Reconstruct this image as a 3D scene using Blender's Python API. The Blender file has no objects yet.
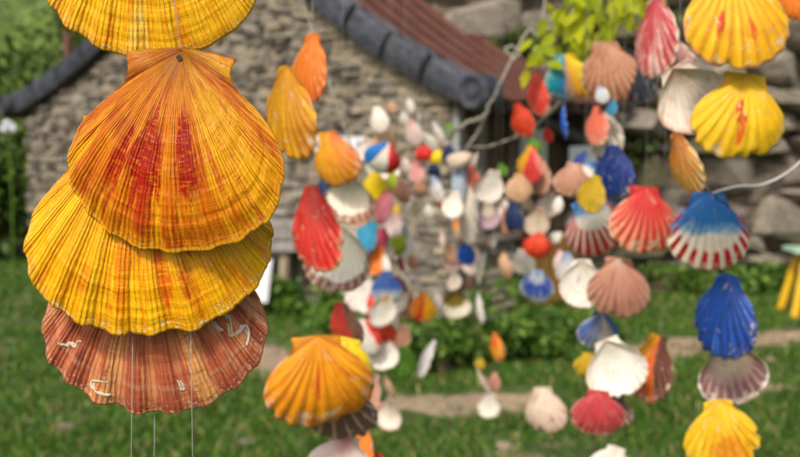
import bpy, math, random
import numpy as np
from mathutils import Vector, Matrix, Euler, noise as mnoise
R_ = math.radians
scene = bpy.context.scene
col = scene.collection
random.seed(7)

# ------------------------------------------------------------------ camera
FPX, CAMH = 1111.0, 1.6
PITCH = math.atan(102.5 / FPX)
cam_d = bpy.data.cameras.new('camera')
cam_d.sensor_width = 36.0
cam_d.sensor_fit = 'HORIZONTAL'
cam_d.lens = FPX / 800.0 * 36.0
cam_d.clip_start = 0.02
cam_d.clip_end = 2000
cam_d.dof.use_dof = True
cam_d.dof.focus_distance = 0.655
cam_d.dof.aperture_fstop = 11.0
cam = bpy.data.objects.new('camera', cam_d)
cam.location = (0, 0, CAMH)
cam.rotation_euler = (math.pi / 2 - PITCH, 0, 0)
col.objects.link(cam)
scene.camera = cam

# ------------------------------------------------------------------ light
SUN_EL, SUN_AZ = 43.0, 199.0      # azimuth clockwise from +Y
world = bpy.data.worlds.new('World')
scene.world = world
world.use_nodes = True
wn = world.node_tree
wn.nodes.clear()
sky = wn.nodes.new('ShaderNodeTexSky')
sky.sky_type = 'NISHITA'
sky.sun_disc = False
sky.sun_elevation = R_(SUN_EL)
sky.sun_rotation = R_(SUN_AZ)
sky.air_density = 0.8
sky.dust_density = 5.0
sky.ozone_density = 0.2
bg = wn.nodes.new('ShaderNodeBackground')
bg.inputs[1].default_value = 0.1
wo = wn.nodes.new('ShaderNodeOutputWorld')
wn.links.new(sky.outputs[0], bg.inputs[0])
wn.links.new(bg.outputs[0], wo.inputs[0])
sl = bpy.data.lights.new('sun', 'SUN')
sl.energy = 2.0
sl.angle = R_(9)
sl.color = (1.0, 0.93, 0.82)
sun = bpy.data.objects.new('sun', sl)
az, el = R_(SUN_AZ), R_(SUN_EL)
sdir = Vector((math.sin(az) * math.cos(el), math.cos(az) * math.cos(el), math.sin(el)))
sun.rotation_euler = sdir.to_track_quat('Z', 'Y').to_euler()
sun.location = sdir * 30
col.objects.link(sun)
scene.view_settings.view_transform = 'Standard'
scene.view_settings.look = 'None'
scene.view_settings.exposure = 0.56
scene.view_settings.gamma = 1.0
scene.render.engine = 'CYCLES'
scene.cycles.use_denoising = True
scene.cycles.max_bounces = 6
scene.cycles.transparent_max_bounces = 8

# ------------------------------------------------------------------ helpers
def ray(px, py):
    x = (px - 400) / FPX
    y = -(py - 228.5) / FPX
    return Vector((x, math.cos(PITCH) + y * math.sin(PITCH), -math.sin(PITCH) + y * math.cos(PITCH)))
def at(px, py, depth):
    r = ray(px, py)
    return Vector((0, 0, CAMH)) + r * (depth / r.y)
def ground_at(px, py):
    r = ray(px, py)
    return Vector((0, 0, CAMH)) + r * (-CAMH / r.z)

def lin(c):
    def f(v):
        v /= 255.0
        return v / 12.92 if v <= 0.04045 else ((v + 0.055) / 1.055) ** 2.4
    return (f(c[0]), f(c[1]), f(c[2]), 1.0)

def tag(o, label=None, cat=None, group=None, kind=None):
    if label: o['label'] = label
    if cat: o['category'] = cat
    if group: o['group'] = group
    if kind: o['kind'] = kind
    return o

def mesh_from(name, verts, faces, uvs=None, smooth=False, mats=(), mat_idx=None):
    me = bpy.data.meshes.new(name)
    me.from_pydata([tuple(v) for v in verts], [], [tuple(f) for f in faces])
    if uvs is not None:
        uvl = me.uv_layers.new(name='UVMap')
        idx = np.empty(len(me.loops), dtype=np.int32)
        me.loops.foreach_get('vertex_index', idx)
        uvl.data.foreach_set('uv', np.asarray(uvs, dtype=np.float32)[idx].ravel())
    for m in mats: me.materials.append(m)
    if mat_idx is not None:
        me.polygons.foreach_set('material_index', np.asarray(mat_idx, dtype=np.int32))
    if smooth:
        me.polygons.foreach_set('use_smooth', np.ones(len(me.polygons), dtype=bool))
    me.update()
    return me

def link(name, me, parent=None, mat=None):
    o = bpy.data.objects.new(name, me)
    col.objects.link(o)
    if parent is not None: o.parent = parent
    if mat is not None and me is not None:
        if len(me.materials) == 0: me.materials.append(mat)
        else:
            o.material_slots[0].link = 'OBJECT'
            o.material_slots[0].material = mat
    return o

def world_of(o):
    Mx = Matrix.Identity(4)
    while o is not None:
        Mx = o.matrix_basis @ Mx
        o = o.parent
    return Mx
def wlink(name, me, parent, M4=None, mat=None):
    """link a child so that it stands at world matrix M4"""
    o = link(name, me, parent, mat)
    M4 = Matrix.Identity(4) if M4 is None else M4
    o.matrix_basis = (world_of(parent).inverted() @ M4) if parent is not None else M4
    return o
def part(name, geo, mat, parent, smooth=False):
    return wlink(name, mesh_from(name, *geo, smooth=smooth), parent, None, mat)

def empty(name, loc=(0, 0, 0)):
    o = bpy.data.objects.new(name, None)
    o.empty_display_size = 0.05
    o.location = loc
    col.objects.link(o)
    return o

def box_geo(cx, cy, cz, sx, sy, sz, bev=0.0):
    """chamfered box geometry (verts, faces)"""
    hx, hy, hz = sx / 2, sy / 2, sz / 2
    if bev <= 0:
        v = [(cx + a * hx, cy + b * hy, cz + c * hz) for a in (-1, 1) for b in (-1, 1) for c in (-1, 1)]
        f = [(0, 1, 3, 2), (4, 6, 7, 5), (0, 4, 5, 1), (2, 3, 7, 6), (0, 2, 6, 4), (1, 5, 7, 3)]
        return v, f
    b = min(bev, hx * .9, hy * .9, hz * .9)
    v = []; ids = {}
    for a in (-1, 1):
        for c in (-1, 1):
            for e in (-1, 1):
                for ax in range(3):
                    p = [a * (hx - b), c * (hy - b), e * (hz - b)]
                    p[ax] = (a * hx, c * hy, e * hz)[ax]
                    ids[(a, c, e, ax)] = len(v)
                    v.append((cx + p[0], cy + p[1], cz + p[2]))
    f = []
    for s in (-1, 1):
        f.append([ids[(s, c, e, 0)] for c, e in ((-1, -1), (1, -1), (1, 1), (-1, 1))][::s])
        f.append([ids[(a, s, e, 1)] for a, e in ((-1, -1), (-1, 1), (1, 1), (1, -1))][::s])
        f.append([ids[(a, c, s, 2)] for a, c in ((-1, -1), (1, -1), (1, 1), (-1, 1))][::s])
    for s in (-1, 1):
        for t in (-1, 1):
            f.append([ids[(s, t, -1, 0)], ids[(s, t, 1, 0)], ids[(s, t, 1, 1)], ids[(s, t, -1, 1)]])
            f.append([ids[(s, -1, t, 0)], ids[(s, 1, t, 0)], ids[(s, 1, t, 2)], ids[(s, -1, t, 2)]])
            f.append([ids[(-1, s, t, 1)], ids[(1, s, t, 1)], ids[(1, s, t, 2)], ids[(-1, s, t, 2)]])
    for a in (-1, 1):
        for c in (-1, 1):
            for e in (-1, 1):
                f.append([ids[(a, c, e, 0)], ids[(a, c, e, 1)], ids[(a, c, e, 2)]])
    return v, f

def tube_geo(pts, radii, n=8, cap=True):
    pts = [Vector(p) for p in pts]
    if not hasattr(radii, '__len__'): radii = [radii] * len(pts)
    verts, faces = [], []
    t0 = (pts[1] - pts[0]).normalized()
    up = Vector((0, 0, 1)) if abs(t0.z) < 0.9 else Vector((1, 0, 0))
    nrm = t0.cross(up).normalized()
    for i, p in enumerate(pts):
        t = (pts[min(i + 1, len(pts) - 1)] - pts[max(i - 1, 0)]).normalized()
        nrm = (nrm - t * nrm.dot(t)).normalized()
        b = t.cross(nrm)
        for k in range(n):
            a = 2 * math.pi * k / n
            verts.append(p + (nrm * math.cos(a) + b * math.sin(a)) * radii[i])
    for i in range(len(pts) - 1):
        for k in range(n):
            faces.append((i * n + k, i * n + (k + 1) % n, (i + 1) * n + (k + 1) % n, (i + 1) * n + k))
    if cap:
        faces.append(tuple(range(n))[::-1])
        faces.append(tuple((len(pts) - 1) * n + k for k in range(n)))
    return verts, faces

def merge(geos):
    V, Fc = [], []
    for v, f in geos:
        o = len(V)
        V += list(v)
        Fc += [tuple(i + o for i in q) for q in f]
    return V, Fc

def smooth_path(pts, sub=6):
    pts = [Vector(p) for p in pts]
    out = []
    for i in range(len(pts) - 1):
        p0 = pts[max(i - 1, 0)]; p1 = pts[i]; p2 = pts[i + 1]; p3 = pts[min(i + 2, len(pts) - 1)]
        for k in range(sub):
            t = k / sub
            out.append(0.5 * ((2 * p1) + (-p0 + p2) * t + (2 * p0 - 5 * p1 + 4 * p2 - p3) * t * t + (-p0 + 3 * p1 - 3 * p2 + p3) * t ** 3))
    out.append(pts[-1])
    return out

# ------------------------------------------------------------------ material helpers
class NT:
    def __init__(s, name):
        s.m = bpy.data.materials.new(name)
        s.m.use_nodes = True
        s.t = s.m.node_tree
        s.t.nodes.clear()
        s.out = s.t.nodes.new('ShaderNodeOutputMaterial')
        s.p = s.t.nodes.new('ShaderNodeBsdfPrincipled')
        s.t.links.new(s.p.outputs[0], s.out.inputs[0])
    def n(s, typ, **kw):
        nd = s.t.nodes.new('ShaderNode' + typ)
        for k, v in kw.items(): setattr(nd, k, v)
        return nd
    def l(s, a, b): s.t.links.new(a, b)
    def val(s, sock, v):
        if isinstance(v, (int, float, tuple, list)): sock.default_value = v
        else: s.l(v, sock)
    def math(s, op, a, b=0.0, c=None, clamp=False):
        nd = s.n('Math', operation=op, use_clamp=clamp)
        s.val(nd.inputs[0], a); s.val(nd.inputs[1], b)
        if c is not None: s.val(nd.inputs[2], c)
        return nd.outputs[0]
    def maprange(s, v, a, b, c=0.0, d=1.0, smooth=True):
        nd = s.n('MapRange', interpolation_type='SMOOTHSTEP' if smooth else 'LINEAR')
        s.val(nd.inputs[0], v)
        for i, x in enumerate((a, b, c, d)): nd.inputs[i + 1].default_value = x
        return nd.outputs[0]
    def mix(s, fac, a, b, mode='MIX'):
        nd = s.n('Mix', data_type='RGBA', blend_type=mode)
        s.val(nd.inputs[0], fac)
        s.val(nd.inputs[6], a); s.val(nd.inputs[7], b)
        return nd.outputs[2]
    def ramp(s, v, stops, interp='LINEAR'):
        nd = s.n('ValToRGB')
        cr = nd.color_ramp
        cr.interpolation = interp
        while len(cr.elements) < len(stops): cr.elements.new(0.5)
        for e, (p, c) in zip(cr.elements, stops):
            e.position = p; e.color = c
        s.val(nd.inputs[0], v)
        return nd.outputs[0]
    def noise(s, vec, scale=5.0, detail=3.0, rough=0.55, dist=0.0):
        nd = s.n('TexNoise')
        if vec is not None: s.l(vec, nd.inputs['Vector'])
        nd.inputs['Scale'].default_value = scale
        nd.inputs['Detail'].default_value = detail
        nd.inputs['Roughness'].default_value = rough
        nd.inputs['Distortion'].default_value = dist
        return nd.outputs[0]
    def vec(s, x, y, z=0.0):
        nd = s.n('CombineXYZ')
        s.val(nd.inputs[0], x); s.val(nd.inputs[1], y); s.val(nd.inputs[2], z)
        return nd.outputs[0]
    def bump(s, h, strength=0.4, dist=0.01):
        nd = s.n('Bump')
        nd.inputs['Strength'].default_value = strength
        nd.inputs['Distance'].default_value = dist
        s.l(h, nd.inputs['Height'])
        s.l(nd.outputs[0], s.p.inputs['Normal'])

def simple_mat(name, c1, c2, scale=8.0, rough=0.8, bump=0.3, bdist=0.01, c3=None, stretch=(1, 1, 1), rand=0.0):
    t = NT(name)
    tc = t.n('TexCoord')
    mp = t.n('Mapping')
    mp.inputs['Scale'].default_value = stretch
    t.l(tc.outputs['Object'], mp.inputs[0])
    v = mp.outputs[0]
    n1 = t.noise(v, scale, 5, 0.6)
    c = t.ramp(n1, [(0.3, lin(c1)), (0.7, lin(c2))])
    if c3:
        n2 = t.noise(v, scale * 3.3, 3, 0.6)
        c = t.mix(t.maprange(n2, 0.58, 0.68), c, lin(c3))
    if rand:
        oi = t.n('ObjectInfo')
        hs = t.n('HueSaturation')
        t.l(t.maprange(oi.outputs['Random'], 0, 1, 1 - rand, 1 + rand, False), hs.inputs['Value'])
        t.l(c, hs.inputs['Color'])
        c = hs.outputs[0]
    t.l(c, t.p.inputs['Base Color'])
    t.p.inputs['Roughness'].default_value = rough
    if bump: t.bump(t.noise(v, scale * 4, 5, 0.65), bump, bdist)
    return t.m

def leaf_mat(name, c1, c2, trans=0.35, c3=None):
    t = NT(name)
    g = t.n('NewGeometry')
    oi = t.n('ObjectInfo')
    rnd = t.math('FRACT', t.math('ADD', g.outputs['Random Per Island'], oi.outputs['Random']))
    st = [(0.0, lin(c1)), (1.0, lin(c2))] if not c3 else [(0.0, lin(c1)), (0.7, lin(c2)), (1.0, lin(c3))]
    c = t.ramp(rnd, st)
    t.l(c, t.p.inputs['Base Color'])
    t.p.inputs['Roughness'].default_value = 0.5
    tr = t.n('BsdfTranslucent')
    t.l(c, tr.inputs[0])
    mx = t.n('MixShader')
    mx.inputs[0].default_value = trans
    t.l(t.p.outputs[0], mx.inputs[1]); t.l(tr.outputs[0], mx.inputs[2])
    t.l(mx.outputs[0], t.out.inputs[0])
    return t.m

M = {}
M['stone_a'] = simple_mat('stone_grey', (116, 111, 101), (172, 166, 153), 16, .95, .8, .02, c3=(226, 222, 212), rand=.5)
M['stone_b'] = simple_mat('stone_tan', (138, 127, 108), (190, 177, 152), 16, .95, .8, .02, c3=(206, 198, 180), rand=.4)
M['stone_c'] = simple_mat('stone_dark', (74, 70, 65), (116, 109, 100), 16, .95, .8, .02, c3=(176, 170, 158), rand=.4)
M['mortar'] = simple_mat('mortar', (120, 111, 96), (158, 147, 128), 14, 1, .5, .01)
M['rock'] = simple_mat('rock', (104, 97, 87), (168, 158, 144), 5.5, .95, .7, .05, c3=(182, 176, 162), stretch=(1, 1, 2.2), rand=.4)
M['rock_moss'] = simple_mat('mossy_rock', (62, 64, 40), (116, 108, 86), 6, .95, .7, .05, c3=(80, 98, 46), rand=.3)
M['cliff'] = simple_mat('cliff_earth', (84, 76, 66), (138, 127, 112), 3, 1, .8, .08, c3=(64, 72, 40))
M['verge'] = simple_mat('blue_black_slate', (38, 41, 49), (74, 79, 91), 10, .6, .6, .02, c3=(104, 108, 118), rand=.3)
M['tile'] = simple_mat('red_clay_tile', (84, 48, 38), (112, 66, 52), 12, .9, .3, .005, c3=(78, 52, 44), rand=.14)
M['wood'] = simple_mat('weathered_wood', (92, 84, 76), (150, 142, 132), 6, .9, .5, .006, stretch=(1, 1, 8), rand=.15)
M['wood_grey'] = simple_mat('grey_plank', (112, 108, 104), (164, 160, 154), 6, .9, .5, .006, stretch=(8, 1, 1), rand=.1)
M['wood_dark'] = simple_mat('dark_timber', (58, 47, 36), (108, 89, 68), 5, .9, .5, .006, stretch=(6, 6, .7), rand=.3)
M['wood_pale'] = simple_mat('pale_timber', (150, 136, 112), (190, 176, 150), 5, .85, .4, .005, stretch=(6, 6, .7))
M['ochre'] = simple_mat('ochre_painted_wood', (128, 92, 36), (164, 122, 52), 5, .7, .3, .004, stretch=(5, 5, .8), rand=.15)
M['dark'] = simple_mat('dark_iron', (28, 27, 27), (48, 47, 46), 12, .6, .3)
M['pipe'] = simple_mat('dark_pipe', (52, 54, 56), (84, 86, 86), 12, .5, .2)
M['paper'] = simple_mat('laminated_paper', (206, 212, 222), (226, 230, 236), 4, .35, 0)
M['paper_green'] = simple_mat('faded_paper', (150, 160, 142), (176, 184, 164), 4, .5, 0)
M['ink'] = simple_mat('printed_ink', (84, 78, 128), (120, 112, 160), 4, .6, 0)
M['ink_grey'] = simple_mat('grey_ink', (140, 146, 160), (170, 174, 184), 4, .6, 0)
M['bark_pale'] = simple_mat('bleached_driftwood', (104, 100, 90), (146, 142, 130), 12, .9, .5, .006, stretch=(1, 1, 1))
M['bark'] = simple_mat('bark', (70, 56, 42), (118, 98, 76), 10, .95, .7, .02, stretch=(3, 3, .6))
M['rope'] = simple_mat('pale_rope', (136, 132, 122), (180, 176, 164), 60, .9, .4, .002)
M['cord'] = simple_mat('white_cord', (214, 216, 218), (234, 236, 236), 40, .5, .1, .001)
M['soil'] = simple_mat('soffit_board', (84, 70, 54), (120, 102, 80), 6, .9, .3, .005, stretch=(5, 1, 1))
M['yellow_paint'] = simple_mat('yellow_paint', (206, 158, 20), (226, 180, 34), 9, .5, .15, .003)
M['green_paint'] = simple_mat('pale_green_paint', (150, 184, 160), (176, 204, 180), 9, .5, .1, .003)
M['pale_stone'] = simple_mat('pebble', (104, 96, 78), (150, 140, 118), 20, .95, .4, .005, rand=.25)
M['worm'] = simple_mat('chalky_tube', (176, 164, 144), (222, 214, 198), 200, .8, .4, .001)
M['leaf_lime'] = leaf_mat('lime_leaf', (158, 178, 18), (216, 218, 40), .55)
M['leaf_weed'] = leaf_mat('weed_leaf', (56, 96, 28), (104, 142, 50), .4, (146, 172, 80))
M['leaf_hedge'] = leaf_mat('hedge_leaf', (52, 74, 30), (96, 122, 46), .3, (140, 160, 70))
M['leaf_ivy'] = leaf_mat('ivy_leaf', (58, 76, 26), (104, 124, 48), .3)
M['grass'] = leaf_mat('grass_blade', (46, 88, 16), (80, 126, 30), .4, (122, 156, 56))
M['grass_dry'] = leaf_mat('dry_grass_blade', (110, 110, 50), (160, 152, 92), .3)
t = NT('fishing_line')
t.p.inputs['Base Color'].default_value = (.42, .42, .41, 1)
t.p.inputs['Roughness'].default_value = .3
t.p.inputs['Alpha'].default_value = .42
M['line'] = t.m
M['line_knot'] = simple_mat('nylon_knot', (150, 148, 140), (190, 188, 180), 90, .4, .2, .001)

# ground: soil, worn path and turf colours follow a stored path mask
t = NT('ground')
tc = t.n('TexCoord')
at_ = t.n('Attribute', attribute_name='path')
n1 = t.noise(tc.outputs['Object'], 2.2, 6, .65)
n2 = t.noise(tc.outputs['Object'], 14, 5, .6)
turf = t.ramp(n2, [(.3, lin((44, 62, 22))), (.7, lin((84, 98, 44)))])
dirt = t.ramp(n2, [(.28, lin((116, 98, 76))), (.72, lin((184, 162, 134)))])
f = t.math('ADD', at_.outputs['Fac'], t.math('MULTIPLY', t.math('SUBTRACT', n1, .5), 1.9))
t.l(t.mix(t.maprange(f, .42, .62), turf, dirt), t.p.inputs['Base Color'])
t.p.inputs['Roughness'].default_value = 1
t.bump(n2, .6, .03)
M['ground'] = t.m

# ------------------------------------------------------------------ ground
PATHS = [[ground_at(*p) for p in l] for l in (((150, 325), (225, 345), (300, 372)), ((375, 398), (440, 403), (515, 397)), ((635, 350), (700, 343), (780, 340), (870, 338)))]
def path_mask(X, Y):
    best = np.full(X.shape, 9.0)
    for PL in PATHS:
        for a, b in zip(PL[:-1], PL[1:]):
            d = np.array([b.x - a.x, b.y - a.y]); L2 = (d ** 2).sum()
            tt = np.clip(((X - a.x) * d[0] + (Y - a.y) * d[1]) / L2, 0, 1)
            best = np.minimum(best, np.hypot(X - a.x - tt * d[0], Y - a.y - tt * d[1]))
    return np.clip(1 - best / .46, 0, .85)
def gz(X, Y):
    return .03 * np.sin(X * 1.7 + Y * .6) * np.sin(Y * 1.3) + .015 * np.sin(X * 5.1 + 1) * np.sin(Y * 4.3)
xs = np.concatenate([[-600, -200, -80, -30, -15], np.arange(-8, 8.01, .1), [15, 30, 80, 200, 600]])
ys = np.concatenate([[-300, -60, -15, -4, 0, 2, 3.5], np.arange(4.5, 14.01, .1), [16, 20, 30, 60, 200, 800]])
X, Y = np.meshgrid(xs, ys)
fade = np.clip((9 - np.abs(X)) / 3, 0, 1) * np.clip((15 - Y) / 2, 0, 1) * np.clip((Y - 3) / 1.5, 0, 1)
Z = gz(X, Y) * fade
nx, ny = len(xs), len(ys)
verts = np.stack([X, Y, Z], -1).reshape(-1, 3)
ii = np.arange(nx * ny).reshape(ny, nx)
faces = np.stack([ii[:-1, :-1], ii[:-1, 1:], ii[1:, 1:], ii[1:, :-1]], -1).reshape(-1, 4)
me = mesh_from('ground', verts.tolist(), faces.tolist(), smooth=True)
pa = me.attributes.new('path', 'FLOAT', 'POINT')
bm_ = np.array([mnoise.noise(Vector((a * 1.6, b * 1.6, 4))) for a, b in zip(X.ravel(), Y.ravel())])
pa.data.foreach_set('value', np.maximum(path_mask(X, Y).ravel(), np.clip((bm_ - .28) * 5, 0, .4)).astype(np.float32))
tag(link('ground', me, None, M['ground']), 'grassy ground with a worn dirt path', None, None, 'structure')

def blades(name, n, xr, yr, hmin, hmax, mat, keep, label, seed):
    rs = np.random.RandomState(seed)
    x = rs.uniform(*xr, n); y = yr[0] + (yr[1] - yr[0]) * rs.uniform(0, 1, n) ** 1.25
    k = keep(x, y, rs)
    x, y = x[k], y[k]; n = len(x)
    z = gz(x, y) * np.clip((9 - np.abs(x)) / 3, 0, 1) * np.clip((15 - y) / 2, 0, 1)
    h = rs.uniform(hmin, hmax, n) * (0.6 + .8 * (np.sin(x * 2.1 + 1.3 * y) * np.sin(y * 1.9 - x) * .5 + .5))
    a = rs.uniform(0, 2 * np.pi, n); w = rs.uniform(.004, .009, n)
    lean = rs.normal(0, .5, (n, 2)) * h[:, None]
    V = np.zeros((n, 5, 3), np.float32)
    dx, dy = np.cos(a) * w, np.sin(a) * w
    V[:, 0] = np.stack([x - dx, y - dy, z - .01], -1)
    V[:, 1] = np.stack([x + dx, y + dy, z - .01], -1)
    V[:, 2] = np.stack([x - dx * .7 + lean[:, 0] * .35, y - dy * .7 + lean[:, 1] * .35, z + h * .6], -1)
    V[:, 3] = np.stack([x + dx * .7 + lean[:, 0] * .35, y + dy * .7 + lean[:, 1] * .35, z + h * .6], -1)
    V[:, 4] = np.stack([x + lean[:, 0], y + lean[:, 1], z + h * .95], -1)
    tri = np.array([[0, 1, 3], [0, 3, 2], [2, 3, 4]])
    Fc = (np.arange(n)[:, None, None] * 5 + tri[None]).reshape(-1, 3)
    fast_mesh_obj(name, V.reshape(-1, 3), Fc, mat, label)

def fast_mesh(name, V, Fc):
    me = bpy.data.meshes.new(name)
    V = np.asarray(V, np.float32); Fc = np.asarray(Fc, np.int32)
    me.vertices.add(len(V)); me.vertices.foreach_set('co', V.ravel())
    k = Fc.shape[1]
    me.loops.add(len(Fc) * k); me.loops.foreach_set('vertex_index', Fc.ravel())
    me.polygons.add(len(Fc))
    me.polygons.foreach_set('loop_start', np.arange(0, len(Fc) * k, k, dtype=np.int32))
    me.polygons.foreach_set('loop_total', np.full(len(Fc), k, np.int32))
    me.update(calc_edges=True)
    return me
def fast_mesh_obj(name, V, Fc, mat, label):
    return tag(link(name, fast_mesh(name, V, Fc), None, mat), label, 'grass', None, 'stuff')

# cottage frame
C0 = Vector((.35, 8.7, 0)); G = Vector((-.7915, .6112, 0)); S = Vector((.6112, .7915, 0)); UP = Vector((0, 0, 1))
GW = 5.5
def gp(q, z, off=0.0, t=0.0): return C0 + G * q + S * (t - off) + UP * z      # point on gable face (off = outward)
def sp(t, z, off=0.0): return C0 + S * t - G * off + UP * z                     # point on side face

def outside(x, y):
    q = (x - C0.x) * G.x + (y - C0.y) * G.y
    tt = (x - C0.x) * S.x + (y - C0.y) * S.y
    return ~((q > -.02) & (q < GW + .02) & (tt > -.02))
CL = [(-2.3, 13.2), (-1.0, 11.6), (.3, 10.5), (1.7, 10.55), (2.3, 11.2), (3.5, 11.8), (5, 12.2), (9, 13)]
def keep_turf(x, y, rs):
    m = path_mask(x, y) + (np.sin(x * 3.1 + y) * np.sin(y * 2.7 - x * .6)) * .22
    bare = np.array([mnoise.noise(Vector((a * 1.6, b * 1.6, 4))) for a, b in zip(x, y)]) > .26
    lim = np.interp(x, [c[0] for c in CL], [c[1] for c in CL], left=30) + .1
    return outside(x, y) & (rs.uniform(0, 1, len(x)) > np.clip(m * 2.0, 0, .97)) & (y < lim) & (~bare | (rs.uniform(0, 1, len(x)) > .7)) & (np.abs(x) < y * .45 + .8)
blades('grass', 300000, (-7.5, 7.5), (4.6, 13.5), .02, .06, M['grass'], keep_turf, 'short green grass covering the ground in front of the cottage', 1)
blades('dry_grass', 30000, (-6.5, 6.5), (4.6, 13), .03, .07, M['grass_dry'], keep_turf, 'scattered dry straw coloured blades among the green grass', 2)

# ------------------------------------------------------------------ stones
def stone_mesh(name, seed, amp=.3, bev=.16):
    rs = random.Random(seed)
    v, f = box_geo(0, 0, 0, 1, 1, 1, bev)
    off = {}
    out = []
    for p in v:
        key = tuple(1 if c > 0 else -1 for c in p)
        if key not in off: off[key] = Vector([rs.uniform(-amp, amp) * .5 for _ in range(3)])
        out.append(Vector(p) + off[key] + Vector([rs.uniform(-.03, .03) for _ in range(3)]))
    return mesh_from(name, out, f)
STONES = [stone_mesh('stone', k) for k in range(10)]
for m_ in STONES: m_.materials.append(M['stone_a'])
ROCKS = [stone_mesh('rock_block', 50 + k, .42, .2) for k in range(10)]
for m_ in ROCKS: m_.materials.append(M['rock'])

def lay_stones(parent, P, ex, n, qlim, zlim, inside, visible, hr, lr, depth, seed, mats, maxn=300):
    rs = random.Random(seed)
    lst = []
    z = zlim[0]
    while z < zlim[1]:
        h = rs.uniform(*hr)
        q = qlim[0] - rs.uniform(0, lr[0]) * .4
        while q < qlim[1]:
            L = rs.uniform(*lr) * (1.35 if rs.random() < .2 else 1)
            if q + L > qlim[1] + .02: L = max(.06, qlim[1] - q)
            if inside(q + L / 2, z + h / 2):
                lst.append((q + L / 2, z + h / 2, L - rs.uniform(.008, .025), h - rs.uniform(.006, .018), rs.uniform(-.9, 1) * .032))
            q += L
        z += h
    lst.sort(key=lambda s: -(s[2] * s[3]) - (100 if visible(s[0], s[1]) else 0))
    rot = Matrix((ex, n, UP)).transposed().to_4x4()
    rest = []
    ml = [M['stone_a'], M['stone_b'], M['stone_c']]
    for i, (q, z, L, h, pr) in enumerate(lst):
        pos = P + ex * q + UP * z + n * (pr - depth * .25)
        mat = mats(q, z, rs)
        M4 = Matrix.Translation(pos) @ rot @ Matrix.Rotation(rs.uniform(-.09, .09), 4, 'Y') @ Matrix.Diagonal((L, depth, h * rs.uniform(.75, 1.08), 1))
        me = STONES[rs.randrange(len(STONES))]
        if i < maxn: wlink('stone', me, parent, M4, mat)
        else: rest.append((M4, me, mat))
    if rest:
        V, Fc, mi = [], [], []
        for M4, me, mat in rest:
            o = len(V)
            V += [M4 @ v.co for v in me.vertices]
            for p in me.polygons:
                Fc.append(tuple(i + o for i in p.vertices)); mi.append(ml.index(mat))
        tag(wlink('small_stones', mesh_from('small_stones', V, Fc, mats=ml, mat_idx=mi), parent), None, None, None, 'stuff')

# ------------------------------------------------------------------ cottage
cottage = tag(empty('stone_cottage', gp(GW / 2, 0)), 'small rubble stone cottage with dark verge tiles and red clay roof built against the cliff', 'cottage')
RIGHT = [(-.42, 1.86), (-.2, 1.93), (0, 2.02), (.33, 2.18), (.6, 2.33), (.87, 2.5), (1.2, 2.73), (1.6, 3.03), (2.1, 3.4), (2.65, 3.82)]
LEFT = [(5.72, 1.83), (5.4, 1.92), (5.08, 2.035), (4.64, 2.22), (4.18, 2.44), (3.8, 2.72), (3.2, 3.28), (2.65, 3.82)]
def prof_z(q):
    L = RIGHT if q <= 2.65 else LEFT[::-1]
    return float(np.interp(q, [p[0] for p in L], [p[1] for p in L]))
def slab(pts2, thick, fn):
    n = len(pts2)
    V = [fn(a, z, 0) for a, z in pts2] + [fn(a, z, -thick) for a, z in pts2]
    Fc = [tuple(range(n)), tuple(range(2 * n - 1, n - 1, -1))]
    for i in range(n): Fc.append((i, i + n, (i + 1) % n + n, (i + 1) % n))
    return V, Fc
gpoly = [(.02, -.3), (GW, -.3)] + [(q, prof_z(q) - .1) for q in (GW, 5.0, 4.5, 4.0, 3.3, 2.65, 2.0, 1.4, .8, .4, .02)]
gable = part('gable_wall', slab(gpoly, .35, lambda a, z, o: gp(a, z, o)), M['mortar'], cottage)
def gable_mats(q, z, rs):
    r = rs.random()
    if q < 1.6 and z > prof_z(q) - .42: return M['stone_b'] if r < .9 else M['stone_a']
    if q < .8: return M['stone_b'] if r < .6 else M['stone_a']
    return M['stone_a'] if r < .5 else (M['stone_c'] if r < .86 else M['stone_b'])
lay_stones(gable, gp(0, 0), G, -S, (-.03, GW + .03), (-.05, 3.6), lambda q, z: z < prof_z(q) - .14,
           lambda q, z: z < 2.75 and (q < 2.7 or q > 4.4), (.045, .095), (.06, .2), .12, 3, gable_mats)

# long side wall: low rubble wall, timber front above, half door
side = part('side_wall', slab([(.33, -.3), (2.6, -.3), (2.6, .62), (.33, .62)], .3, lambda a, z, o: sp(a, z, o)), M['mortar'], cottage)
lay_stones(side, sp(0, 0), S, -G, (.02, 1.0), (-.05, .64), lambda q, z: True, lambda q, z: True, (.05, .11), (.1, .26), .12, 5,
           lambda q, z, rs: M['stone_b'] if rs.random() < .6 else M['stone_a'])
# quoin pier at the corner above the low wall
pier = part('corner_pier', slab([(.03, .62), (.3, .62), (.3, 1.95), (.03, 1.95)], .3, lambda a, z, o: sp(a, z, o)), M['mortar'], cottage)
lay_stones(pier, sp(0, 0), S, -G, (.02, .3), (.64, 1.9), lambda q, z: True, lambda q, z: True, (.07, .13), (.1, .27), .12, 6,
           lambda q, z, rs: M['stone_b'])
front = part('timber_front', slab([(.32, .63), (2.6, .63), (2.6, 1.9), (.32, 1.9)], .05, lambda a, z, o: sp(a, z, o - .08)), M['wood_dark'], cottage)
q = .32
rs = random.Random(4)
SROT = Matrix((S, -G, UP)).transposed().to_4x4()
def sbox(t0, t1, z0, z1, d, off, bev=.006):
    """box on the side wall: its own axes run along the wall, outward and up"""
    v, f = box_geo(0, 0, 0, t1 - t0, d, z1 - z0, bev)
    return (v, f), Matrix.Translation(sp((t0 + t1) / 2, (z0 + z1) / 2, off + d / 2)) @ SROT
def spart(name, t0, t1, z0, z1, d, off, mat, parent, bev=.006):
    g_, M4 = sbox(t0, t1, z0, z1, d, off, bev)
    return wlink(name, mesh_from(name, *g_), parent, M4, mat)
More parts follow.
